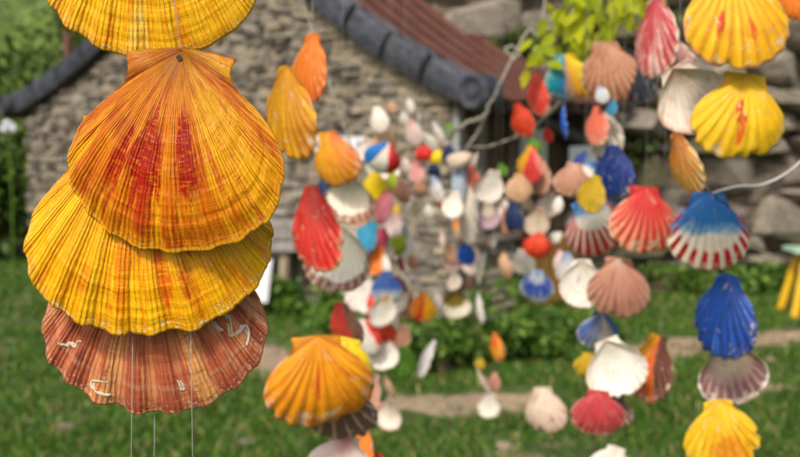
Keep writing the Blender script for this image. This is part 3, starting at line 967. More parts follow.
# ------------------------------------------------------------------ shell materials
def shell_mat(name, base, u=None, rib=None, streak=None, streak2=None, blots=(), stria=.35, stria_col=None, growth=.25, wear=.25, band=None, rough=.42, nrib=14, seed=0, fine=False, edge=None, usoft=.0, zramp=False):
    t = NT(name)
    uvn = t.n('UVMap')
    sep = t.n('SeparateXYZ'); t.l(uvn.outputs[0], sep.inputs[0])
    U, V = sep.outputs[0], sep.outputs[1]
    oi = t.n('ObjectInfo')
    sd = t.math('ADD', t.math('MULTIPLY', oi.outputs['Random'], 17.0), float(seed))
    wob = t.noise(t.vec(t.math('MULTIPLY', U, 9.0), t.math('MULTIPLY', V, 4.0), sd), 1.0, 4, .6)
    w5 = t.math('SUBTRACT', wob, .5)
    if zramp:
        tcz = t.n('TexCoord'); sz = t.n('SeparateXYZ'); t.l(tcz.outputs['Object'], sz.inputs[0])
        Vr = t.math('DIVIDE', t.math('SUBTRACT', .91, sz.outputs[2]), 1.82)
    else: Vr = V
    Vb = t.math('ADD', Vr, t.math('MULTIPLY', w5, .22))
    Vw = t.math('ADD', V, t.math('MULTIPLY', w5, .08))
    c = t.ramp(Vb, [(p, lin(x)) for p, x in base])
    if u:
        Uw = t.math('ADD', U, t.math('MULTIPLY', w5, .12))
        stops = [(p, lin(x)) for p, x in u]
        c = t.ramp(Uw, stops, 'LINEAR' if usoft else 'CONSTANT')
    rfine = t.noise(t.vec(t.math('MULTIPLY', U, 60.0), t.math('MULTIPLY', V, 5.0), sd), 1.0, 5, .65)
    if streak:
        sc, lo, hi = streak
        n = t.noise(t.vec(t.math('MULTIPLY', U, 16.0), t.math('MULTIPLY', V, 1.6), t.math('ADD', sd, 4.0)), 1.0, 4, .6)
        c = t.mix(t.maprange(n, lo, hi), c, lin(sc))
    if streak2:
        sc, lo, hi = streak2
        n = t.noise(t.vec(t.math('MULTIPLY', U, 34.0), t.math('MULTIPLY', V, 2.6), t.math('ADD', sd, 9.0)), 1.0, 5, .65)
        c = t.mix(t.maprange(n, lo, hi), c, lin(sc))
    ph = t.math('COSINE', t.math('MULTIPLY', U, 2 * math.pi * nrib))
    if rib:
        rc, v0, v1, lo, st_ = rib
        pm = t.maprange(t.math('ADD', ph, t.math('MULTIPLY', w5, 1.2)), lo, lo + .5)
        vm = t.math('MULTIPLY', t.maprange(Vw, v0 - .04, v0 + .04), t.maprange(Vw, v1 - .03, v1 + .03, 1, 0))
        c = t.mix(t.math('MULTIPLY', t.math('MULTIPLY', pm, vm), st_), c, lin(rc))
    if band:
        bc, v0, v1, st_ = band
        vm = t.math('MULTIPLY', t.maprange(Vw, v0 - .02, v0 + .02), t.maprange(Vw, v1 - .02, v1 + .02, 1, 0))
        c = t.mix(t.math('MULTIPLY', vm, st_), c, lin(bc))
    for (u0, v0, ru, rv, bc, st_) in blots:
        if not fine: ru, rv = ru * 1.6, rv * 1.5
        du = t.math('DIVIDE', t.math('SUBTRACT', U, u0), ru); dv = t.math('DIVIDE', t.math('SUBTRACT', V, v0), rv)
        d = t.math('SQRT', t.math('ADD', t.math('MULTIPLY', du, du), t.math('MULTIPLY', dv, dv)))
        m = t.maprange(t.math('ADD', d, t.math('MULTIPLY', t.math('SUBTRACT', rfine, .5), 2.4)), .58, 1.0, 1, 0)
        hb = t.noise(t.vec(t.math('MULTIPLY', U, 30.0), t.math('MULTIPLY', V, 75.0), t.math('ADD', sd, 2.0)), 1.0, 3, .6)
        m = t.math('MULTIPLY', m, t.maprange(hb, .36, .48, .2, 1.0))
        c = t.mix(t.math('MULTIPLY', m, st_), c, lin(bc))
    # fine radial striae and concentric growth lines
    sph = t.math('ADD', t.math('MULTIPLY', U, 2 * math.pi * nrib * 6), t.math('MULTIPLY', rfine, 9.0))
    stri = t.math('MULTIPLY_ADD', t.math('SINE', sph), .5, .5)
    gro = t.noise(t.vec(t.math('MULTIPLY', U, 7.0), t.math('MULTIPLY', V, 48.0), sd), 1.0, 3, .6)
    if stria:
        dk = lin(stria_col) if stria_col else (.35, .25, .2, 1)
        m = t.math('MULTIPLY', t.maprange(stri, .45, .0), t.math('MULTIPLY', t.maprange(rfine, .35, .65), stria))
        c = t.mix(m, c, dk, 'MIX' if stria_col else 'MULTIPLY')
    if growth:
        c = t.mix(t.math('MULTIPLY', t.maprange(gro, .46, .3), growth * .55), c, (.72, .5, .3, 1), 'MULTIPLY')
    if wear:
        wn_ = t.noise(t.vec(t.math('MULTIPLY', U, 120.0), t.math('MULTIPLY', V, 60.0), t.math('ADD', sd, 7.0)), 1.0, 3, .6)
        th = t.math('ADD', wn_, t.math('MULTIPLY', t.maprange(V, .9, 1.0), .16))
        c = t.mix(t.math('MULTIPLY', t.maprange(th, .70, .76), wear * (2.2 if fine else .9)), c, lin((226, 214, 190)))
    if not fine:
        ch = t.noise(t.vec(t.math('MULTIPLY', U, 11.0), t.math('MULTIPLY', V, 7.0), t.math('ADD', sd, 21.0)), 1.0, 6, .72)
        che = t.math('ADD', ch, t.math('MULTIPLY', t.maprange(V, .75, 1.0), .09))
        c = t.mix(t.math('MULTIPLY', t.maprange(t.math('ADD', che, t.math('MULTIPLY', t.math('SUBTRACT', wob, .5), .35)), .60, .68), .7), c, lin((206, 190, 168)))
    stn = t.noise(t.vec(t.math('MULTIPLY', U, 5.0), t.math('MULTIPLY', V, 5.0), t.math('ADD', sd, 31.0)), 1.0, 5, .65)
    c = t.mix(t.maprange(stn, .5, .72, 0, .55), c, (.62, .48, .36, 1), 'MULTIPLY')
    if edge:
        ec, wd = edge
        c = t.mix(t.maprange(t.math('ADD', V, t.math('MULTIPLY', w5, .06)), 1 - wd, 1 - wd * .4), c, lin(ec))
    t.l(c, t.p.inputs['Base Color'])
    t.p.inputs['Roughness'].default_value = rough if fine else rough + .16
    t.p.inputs['Coat Weight'].default_value = .0 if not fine else .12
    t.p.inputs['Coat Roughness'].default_value = .3
    hgt = t.math('ADD', t.math('MULTIPLY', stri, .7), t.math('MULTIPLY', gro, .5))
    t.bump(hgt, .8 if fine else .4, .0016)
    return t.m
SM = {}
def defs(**k):
    for a, b in k.items(): SM[a] = b
def flat(name, c, c2=None, **k):
    c2 = c2 or tuple(int(x * .85) for x in c)
    SM[name] = shell_mat('paint_' + name, [(0, c), (.6, c), (1, c2)], streak=k.pop('streak', (tuple(min(255, int(x * 1.12 + 10)) for x in c), .52, .7)), **k)
# the four foreground shells
SM['front_lemon'] = shell_mat('lemon_paint', [(0, (226, 166, 10)), (.6, (240, 178, 8)), (.9, (246, 190, 24)), (1, (240, 176, 14))], streak=((248, 218, 110), .56, .74), streak2=((226, 138, 2), .5, .66), blots=[(.5, .52, .05, .1, (190, 40, 6), 1)], stria=.5, stria_col=(212, 122, 2), growth=.25, wear=.35, fine=True, nrib=14, edge=((222, 164, 24), .02))
SM['front_orange'] = shell_mat('orange_paint', [(0, (222, 138, 4)), (.35, (224, 130, 0)), (.8, (216, 114, 0)), (1, (216, 130, 4))], streak=((242, 170, 8), .46, .62), streak2=((184, 78, 0), .48, .64),
    blots=[(.76, .6, .14, .55, (244, 180, 12), .8), (.41, .56, .075, .30, (172, 14, 0), 1), (.57, .52, .052, .28, (164, 10, 0), 1), (.32, .62, .035, .2, (176, 22, 2), 1), (.43, .82, .035, .14, (184, 40, 2), .8), (.66, .6, .012, .2, (190, 60, 2), .7)],
    stria=.7, stria_col=(156, 70, 0), growth=.45, wear=.12, fine=True, nrib=14, edge=((226, 160, 20), .03))
SM['front_yellow'] = shell_mat('yellow_paint_worn', [(0, (226, 150, 4)), (.5, (242, 170, 2)), (1, (244, 176, 4))], streak=((250, 194, 14), .48, .64), streak2=((222, 132, 0), .5, .68),
    blots=[(.53, .72, .02, .26, (214, 74, 0), .8), (.43, .68, .026, .26, (222, 104, 0), .7), (.62, .6, .02, .1, (176, 30, 4), .9), (.58, .78, .012, .08, (190, 40, 4), .7), (.34, .8, .02, .1, (214, 110, 8), .6)],
    stria=.5, stria_col=(196, 104, 0), growth=.35, wear=.4, fine=True, nrib=14, edge=((214, 160, 20), .015))
SM['front_natural'] = shell_mat('natural_brown_pink', [(0, (192, 112, 76)), (.6, (186, 98, 62)), (.85, (176, 88, 56)), (1, (158, 78, 54))], streak=((222, 150, 96), .5, .66), streak2=((120, 56, 42), .52, .7),
    rib=((208, 138, 96), .0, 1.1, .55, .55), band=((212, 160, 124), .86, .875, .6), blots=[(.62, .8, .03, .5, (224, 166, 96), .75), (.4, .8, .02, .5, (220, 160, 100), .6), (.03, .9, .05, .1, (50, 66, 50), .8)],
    stria=.5, growth=.6, wear=.3, fine=True, rough=.6, nrib=14, edge=((196, 120, 84), .012))
SM['inside'] = shell_mat('shell_inside', [(0, (226, 208, 184)), (.7, (240, 230, 214)), (.93, (206, 184, 168)), (1, (150, 104, 88))], stria=0, growth=.1, wear=0, rough=.35, nrib=14)
SM['inside_brown'] = shell_mat('shell_inside_brown_rim', [(0, (236, 224, 202)), (.8, (244, 234, 216)), (.86, (140, 92, 74)), (1, (128, 76, 60))], rib=((196, 160, 138), .84, 1.1, .3, .7), stria=0, growth=.1, wear=0, rough=.4)
SM['inside_grey'] = shell_mat('shell_inside_grey_rim', [(0, (220, 216, 202)), (.82, (230, 226, 214)), (.88, (122, 84, 70)), (1, (134, 88, 72))], rib=((196, 166, 146), .86, 1.1, .2, .7), stria=0, growth=.1, wear=0, rough=.4)
SM['inside_purple'] = shell_mat('shell_inside_purple', [(0, (232, 218, 200)), (.45, (216, 196, 178)), (.72, (132, 92, 90)), (.93, (108, 72, 74)), (.97, (226, 216, 206)), (1, (230, 222, 214))], rib=((186, 160, 150), .5, 1.1, .45, .7), stria=0, growth=.2, wear=0, rough=.4)
SM['inside_white'] = shell_mat('shell_inside_white', [(0, (236, 220, 202)), (.3, (244, 240, 232)), (1, (240, 230, 222))], rib=((196, 174, 166), .5, 1.1, .6, .5), stria=0, growth=.1, wear=0, rough=.35)
SM['inside_pink'] = shell_mat('shell_inside_pink', [(0, (222, 180, 160)), (.4, (236, 224, 212)), (.9, (240, 226, 214)), (1, (198, 146, 128))], rib=((206, 172, 158), .4, 1.1, .6, .6), stria=0, growth=.2, wear=0, rough=.4)
SM['inside_ring'] = shell_mat('shell_inside_lilac_ring', [(0, (222, 206, 190)), (.4, (236, 224, 206)), (.65, (176, 140, 146)), (.85, (196, 170, 186)), (1, (160, 146, 176))], stria=0, growth=.2, wear=0)
SM['inside_ring2'] = shell_mat('shell_inside_tan_ring', [(0, (176, 130, 100)), (.5, (200, 160, 124)), (.75, (120, 88, 96)), (1, (204, 180, 176))], stria=0, growth=.2, wear=0)
SM['inside_olive'] = shell_mat('inside_olive_paint', [(0, (150, 120, 14)), (.62, (122, 108, 10)), (.7, (214, 206, 186)), (1, (222, 216, 200))], stria=0, growth=.2, wear=0)
# painted shells
flat('golden', (230, 150, 14), (226, 136, 6), streak2=((196, 96, 4), .52, .7), stria=.4, stria_col=(170, 86, 4), blots=[(.5, .45, .012, .16, (206, 60, 10), .9)])
flat('yellow', (226, 178, 12), (222, 164, 10), streak2=((200, 132, 6), .52, .7), stria=.4, stria_col=(170, 112, 8), rib=((204, 140, 8), .1, 1.1, .5, .5))
SM['yellow_red'] = shell_mat('yellow_red_drip', [(0, (228, 184, 12)), (1, (230, 184, 14))], streak=((238, 200, 40), .5, .68), blots=[(.46, .4, .03, .07, (196, 40, 10), 1), (.5, .52, .045, .06, (190, 30, 14), 1), (.52, .66, .018, .14, (202, 70, 10), .9)], rib=((206, 150, 8), .3, 1.1, .5, .4), stria=.3, stria_col=(180, 124, 8))
SM['yellow_red2'] = shell_mat('yellow_red_flecks', [(0, (232, 176, 10)), (1, (228, 170, 14))], streak=((240, 196, 30), .5, .68), blots=[(.36, .62, .025, .1, (200, 56, 14), 1), (.58, .66, .025, .08, (204, 76, 14), .9)], rib=((190, 122, 6), .15, 1.1, .45, .65), stria=.3, stria_col=(170, 110, 8), edge=((206, 150, 110), .04))
SM['yellow_orange'] = shell_mat('yellow_orange_patch', [(0, (226, 182, 20)), (1, (230, 186, 18))], streak=((236, 206, 60), .5, .66), streak2=((206, 130, 10), .54, .7), blots=[(.55, .75, .12, .25, (214, 120, 20), .85)], stria=.3, stria_col=(180, 124, 8))
flat('lemon', (236, 206, 20))
flat('ochre', (214, 148, 14), (220, 136, 6), streak=((232, 178, 20), .48, .64), stria=.4, stria_col=(150, 90, 6), rib=((186, 112, 6), .1, 1.1, .4, .6))
flat('orange', (232, 128, 30), (226, 110, 20), stria=.3)
SM['orange_yellow'] = shell_mat('orange_over_yellow', [(0, (214, 90, 40)), (.15, (232, 158, 24)), (.6, (232, 146, 30)), (1, (224, 116, 48))], u=[(0, (230, 170, 30)), (.55, (232, 150, 30)), (1, (220, 100, 60))], usoft=1, streak=((232, 166, 40), .5, .68), stria=.3)
SM['orange_cream'] = shell_mat('orange_cream', [(0, (226, 120, 40)), (.6, (228, 150, 60)), (1, (230, 186, 110))], streak=((236, 190, 120), .5, .64))
SM['orange_red_stripe'] = shell_mat('orange_red_stripe', [(0, (232, 170, 20)), (1, (230, 160, 16))], u=[(0, (226, 130, 20)), (.36, (214, 70, 10)), (.5, (236, 170, 20)), (.9, (230, 150, 20))])
flat('coral', (226, 66, 50), (222, 56, 40), streak=((236, 104, 84), .54, .72), edge=((236, 190, 170), .03))
SM['coral_red'] = shell_mat('coral_red_paint', [(0, (232, 92, 78)), (.4, (226, 62, 48)), (.9, (216, 44, 34)), (1, (226, 120, 90))], streak=((236, 98, 84), .5, .7), streak2=((190, 30, 26), .56, .72), stria=.3, stria_col=(170, 26, 22), edge=((232, 176, 130), .03))
SM['coral_half'] = shell_mat('coral_and_brown', [(0, (226, 74, 60)), (1, (226, 74, 60))], u=[(0, (228, 72, 60)), (.66, (146, 100, 80)), (1, (120, 84, 68))])
flat('red', (206, 34, 26), (196, 26, 20))
flat('scarlet', (222, 66, 30), (214, 54, 22))
flat('dark_red', (150, 30, 40)); flat('magenta', (186, 62, 96)); flat('salmon', (228, 110, 84), (230, 150, 130))
SM['pink_stripe'] = shell_mat('pink_red_stripe', [(0, (200, 70, 80)), (1, (214, 110, 110))], streak=((236, 190, 184), .48, .62), streak2=((196, 44, 60), .5, .64), edge=((226, 196, 180), .05))
SM['pink_pale'] = shell_mat('pale_pink', [(0, (214, 116, 116)), (.5, (222, 160, 156)), (1, (226, 190, 180))], streak=((206, 96, 106), .5, .66))
SM['red_pink'] = shell_mat('raspberry', [(0, (196, 50, 62)), (1, (200, 80, 84))], streak=((216, 140, 130), .54, .7), streak2=((160, 24, 44), .5, .68), edge=((222, 170, 160), .05))
SM['red_peach'] = shell_mat('red_peach_ribs', [(0, (206, 52, 48)), (.35, (206, 48, 44)), (.6, (214, 110, 84)), (.95, (226, 164, 124)), (1, (224, 176, 140))], rib=((190, 22, 24), .3, .97, -.2, .95), streak=((220, 90, 74), .55, .72), nrib=14)
SM['blue_white_red'] = shell_mat('blue_white_red_bands', [(0, (20, 96, 170)), (.36, (30, 112, 186)), (.47, (120, 168, 206)), (.53, (228, 220, 204)), (.97, (226, 212, 190)), (1, (214, 190, 170))], rib=((192, 24, 28), .74, .985, -.35, 1), stria=.15, nrib=13, zramp=True)
SM['blue_white_red2'] = shell_mat('blue_white_red_soft', [(0, (30, 110, 190)), (.2, (110, 160, 206)), (.3, (236, 230, 222)), (.6, (236, 226, 216)), (1, (214, 90, 84))], rib=((186, 18, 28), .5, .99, -.45, 1), nrib=14, zramp=True)
SM['tricolour'] = shell_mat('tricolour', [(0, (230, 226, 214)), (1, (230, 226, 214))], u=[(0, (20, 112, 190)), (.34, (232, 228, 216)), (.62, (206, 30, 36))], wear=.1)
SM['tricolour_pale'] = shell_mat('tricolour_pale', [(0, (130, 170, 216)), (.4, (224, 220, 220)), (.75, (228, 224, 220)), (.9, (206, 46, 46))], wear=.1, zramp=True)
flat('blue', (26, 80, 176), (20, 66, 156), streak=((50, 104, 196), .52, .7), streak2=((12, 44, 112), .52, .7), stria=.4, stria_col=(8, 30, 90), rib=((14, 52, 130), .1, 1.1, .5, .6))
flat('azure', (20, 92, 206), (16, 84, 190)); flat('navy', (22, 48, 96), (18, 38, 80), streak2=((60, 96, 150), .6, .75)); flat('blue_black', (26, 34, 50), (20, 26, 40), streak=((70, 90, 120), .6, .75), wear=.5)
flat('deep_blue', (16, 52, 134), (22, 60, 140), streak2=((120, 150, 190), .62, .75))
SM['teal_grey'] = shell_mat('teal_grey', [(0, (40, 80, 150)), (.4, (86, 122, 150)), (1, (120, 146, 156))], streak=((150, 170, 176), .5, .7))
flat('teal', (24, 132, 170), (40, 120, 150)); flat('grass_green', (96, 150, 30)); flat('lime', (156, 178, 24)); flat('olive_yellow', (196, 164, 20), (180, 150, 16)); flat('dark_green', (50, 90, 40))
SM['teal_yellow'] = shell_mat('teal_yellow_orange', [(0, (24, 130, 160)), (1, (24, 130, 160))], u=[(0, (196, 206, 200)), (.16, (30, 160, 172)), (.4, (28, 116, 160)), (.56, (216, 150, 40)), (.75, (222, 190, 20)), (1, (226, 200, 30))], usoft=1)
SM['yellow_red_half'] = shell_mat('yellow_red_half', [(0, (230, 170, 30)), (1, (230, 170, 30))], u=[(0, (228, 168, 36)), (.42, (216, 60, 60)), (.8, (226, 120, 110))])
SM['flame'] = shell_mat('flame_paint', [(0, (206, 40, 30)), (.4, (226, 90, 20)), (.7, (234, 160, 20)), (1, (206, 60, 20))], streak=((240, 190, 40), .5, .66))
SM['blue_white'] = shell_mat('blue_white_swirl', [(0, (60, 110, 190)), (.3, (190, 204, 220)), (.5, (30, 70, 170)), (.8, (40, 84, 180)), (1, (206, 212, 216))], streak=((210, 216, 222), .54, .68))
SM['blue_cap'] = shell_mat('blue_cap_grey_foot', [(0, (40, 84, 160)), (.5, (46, 86, 156)), (.65, (150, 166, 184)), (1, (196, 198, 194))], streak=((24, 60, 130), .52, .7), zramp=True)
SM['blue_half'] = shell_mat('blue_half', [(0, (50, 90, 160)), (1, (50, 90, 160))], u=[(0, (206, 206, 206)), (.14, (48, 88, 166)), (.5, (120, 130, 150)), (.7, (196, 186, 170)), (.85, (60, 100, 170))], usoft=1)
# natural shells
SM['nat_brown'] = shell_mat('natural_brown', [(0, (220, 184, 164)), (.3, (200, 148, 124)), (1, (192, 136, 110))], rib=((206, 164, 138), .1, 1.1, .5, .6), streak=((146, 88, 70), .5, .7), growth=.4)
SM['nat_pink'] = shell_mat('natural_pink_brown', [(0, (226, 204, 188)), (.24, (200, 146, 124)), (.7, (188, 130, 110)), (1, (196, 150, 128))], rib=((190, 146, 126), .1, 1.1, .5, .5), streak=((150, 96, 84), .5, .7), growth=.6, wear=.3)
SM['nat_rays'] = shell_mat('natural_brown_rays', [(0, (206, 150, 116)), (1, (176, 110, 80))], rib=((216, 180, 150), .0, 1.1, .4, .7), streak=((150, 88, 64), .5, .66), growth=.3)
SM['nat_purple'] = shell_mat('natural_purple_stripes', [(0, (120, 84, 76)), (1, (110, 82, 80))], rib=((196, 170, 150), .3, 1.1, .55, .9), growth=.4, nrib=9)
SM['nat_peach'] = shell_mat('natural_peach', [(0, (216, 160, 90)), (.3, (214, 176, 136)), (1, (206, 160, 130))], rib=((224, 196, 166), .1, 1.1, .5, .6))
SM['nat_blotch'] = shell_mat('natural_white_purple_blotch', [(0, (222, 206, 184)), (.5, (216, 198, 180)), (1, (206, 176, 160))], streak=((112, 66, 66), .55, .66), growth=.5)
SM['nat_mauve'] = shell_mat('mauve', [(0, (186, 96, 110)), (1, (146, 76, 92))], streak=((206, 130, 136), .54, .7))
SM['white'] = shell_mat('chalk_white', [(0, (226, 206, 188)), (.25, (242, 238, 230)), (1, (240, 232, 224))], rib=((196, 184, 176), .4, 1.1, .5, .5), growth=.2)
SM['white_pink'] = shell_mat('white_pink_umbo', [(0, (206, 110, 110)), (.3, (226, 200, 194)), (1, (226, 210, 204))])
SM['white_yellow'] = shell_mat('white_yellow_umbo', [(0, (206, 164, 70)), (.3, (224, 210, 180)), (.5, (230, 224, 214)), (1, (224, 218, 208))])
SM['white_red_edge'] = shell_mat('white_red_edge', [(0, (220, 200, 180)), (.5, (228, 222, 214)), (1, (226, 220, 214))], u=[(0, (226, 222, 214)), (.68, (228, 210, 200)), (.74, (214, 56, 44))])
SM['white_brown'] = shell_mat('cream_brown', [(0, (170, 120, 90)), (.4, (214, 200, 180)), (1, (206, 186, 166))], streak=((160, 130, 106), .54, .7))
SM['grey_stripe'] = shell_mat('grey_white_stripe', [(0, (226, 218, 202)), (1, (230, 224, 214))], rib=((140, 130, 112), .1, 1.1, .3, .8), nrib=9)
SM['grey_white'] = shell_mat('grey_white', [(0, (232, 230, 224)), (1, (226, 224, 218))], growth=.3)
SM['pale_blue'] = shell_mat('pale_blue', [(0, (160, 180, 206)), (1, (170, 186, 206))], streak=((214, 216, 220), .5, .66))
SM['orange_brown'] = shell_mat('orange_and_brown', [(0, (226, 150, 30)), (1, (226, 150, 30))], u=[(0, (230, 160, 24)), (.4, (214, 100, 30)), (.62, (96, 50, 30)), (1, (70, 40, 30))])
SM['white_blue'] = shell_mat('white_and_blue', [(0, (90, 150, 206)), (.35, (206, 216, 224)), (1, (226, 226, 224))])
IN_FOR = {'inside_brown', 'inside_grey', 'inside_purple', 'inside_white', 'inside_pink', 'inside_ring', 'inside_ring2', 'inside_olive', 'inside'}

# ------------------------------------------------------------------ the hung shells
# strand key -> (depth in metres, what its line carries)
STRANDS = {
 'front': (.66, 'clear line threading the large yellow, orange and brown shells at the front left'),
 'pair': (1.35, 'clear line carrying the ochre and orange pair behind the front orange shell'),
 'coral': (1.5, 'clear line carrying the large coral red shell and the pale one behind it'),
 'apricot': (2.05, 'clear line carrying the apricot shell above the coral red shell'),
 'golden': (1.3, 'clear line carrying the golden shell at bottom centre left'),
 'goldside': (1.6, 'clear line carrying the coral and brown shell above the golden shell'),
 'tri': (2.7, 'clear line carrying the blue, white and red ball shaped shell'),
 'mauve': (2.75, 'clear line carrying the mauve and teal shells under the tricolour shell'),
 'caps': (2.6, 'clear line carrying the blue capped shell and the white ones below it'),
 'pale': (2.9, 'clear line carrying the pale pink slips right of the tricolour shell'),
 'stripe': (3.0, 'clear line carrying the orange shell with a red stripe'),
 'greens': (2.8, 'clear line carrying the green shell low down by the weeds'),
 'redwhite': (3.3, 'clear line carrying the small red and white shells on the gable corner'),
 'yellowdot': (3.3, 'clear line carrying the small yellow and green shells on the gable corner'),
 'drift': (2.95, 'clear line hanging from the driftwood tip with the long grey shells'),
 'ring': (3.1, 'clear line carrying the tan ringed shell beside the small blue one'),
 'olive': (3.1, 'clear line carrying the white shell with an olive centre'),
 'slips': (3.1, 'clear line carrying the narrow white and green slip shells'),
 'whitefan': (3.0, 'clear line carrying the white fan shell before the timber front'),
 'peach': (3.0, 'clear line carrying the peach fan and the navy shell below it'),
 'scarlet': (3.0, 'clear line carrying the cream and scarlet shells before the ochre half door'),
 'flame': (3.0, 'clear line carrying the flame coloured shell above the weeds'),
 'blotch': (2.7, 'clear line carrying the blotched cream shell low in the centre'),
 'twirl': (2.4, 'clear line carrying the salmon and orange slips under the driftwood twig'),
 'teal': (2.3, 'clear line carrying the teal and yellow shell under the lime leaves'),
 'rays': (2.1, 'clear line carrying the brown rayed shell beside the blue black one'),
 'salmon': (2.1, 'clear line carrying the salmon and grey striped shells'),
 'navy': (1.9, 'clear line carrying the deep blue shell above the red banded one'),
 'redfan': (1.65, 'clear line carrying the big red and peach fan shell'),
 'brownfan': (1.7, 'clear line carrying the pink brown fan and the white fan below it'),
 'edge': (1.75, 'clear line carrying the orange and brown shell seen edge on'),
 'pinks': (1.5, 'clear line carrying the two pink shells at the top right'),
 'bigyellow': (1.15, 'clear line carrying the big yellow shells at the top right'),
 'corner': (1.2, 'clear line carrying the orange shell cut by the top right corner'),
 'bands': (1.4, 'clear line carrying the blue, white and red banded shell and the blue one under it'),
 'behind': (2.2, 'clear line carrying the natural brown shell beside the notice sheet'),
}
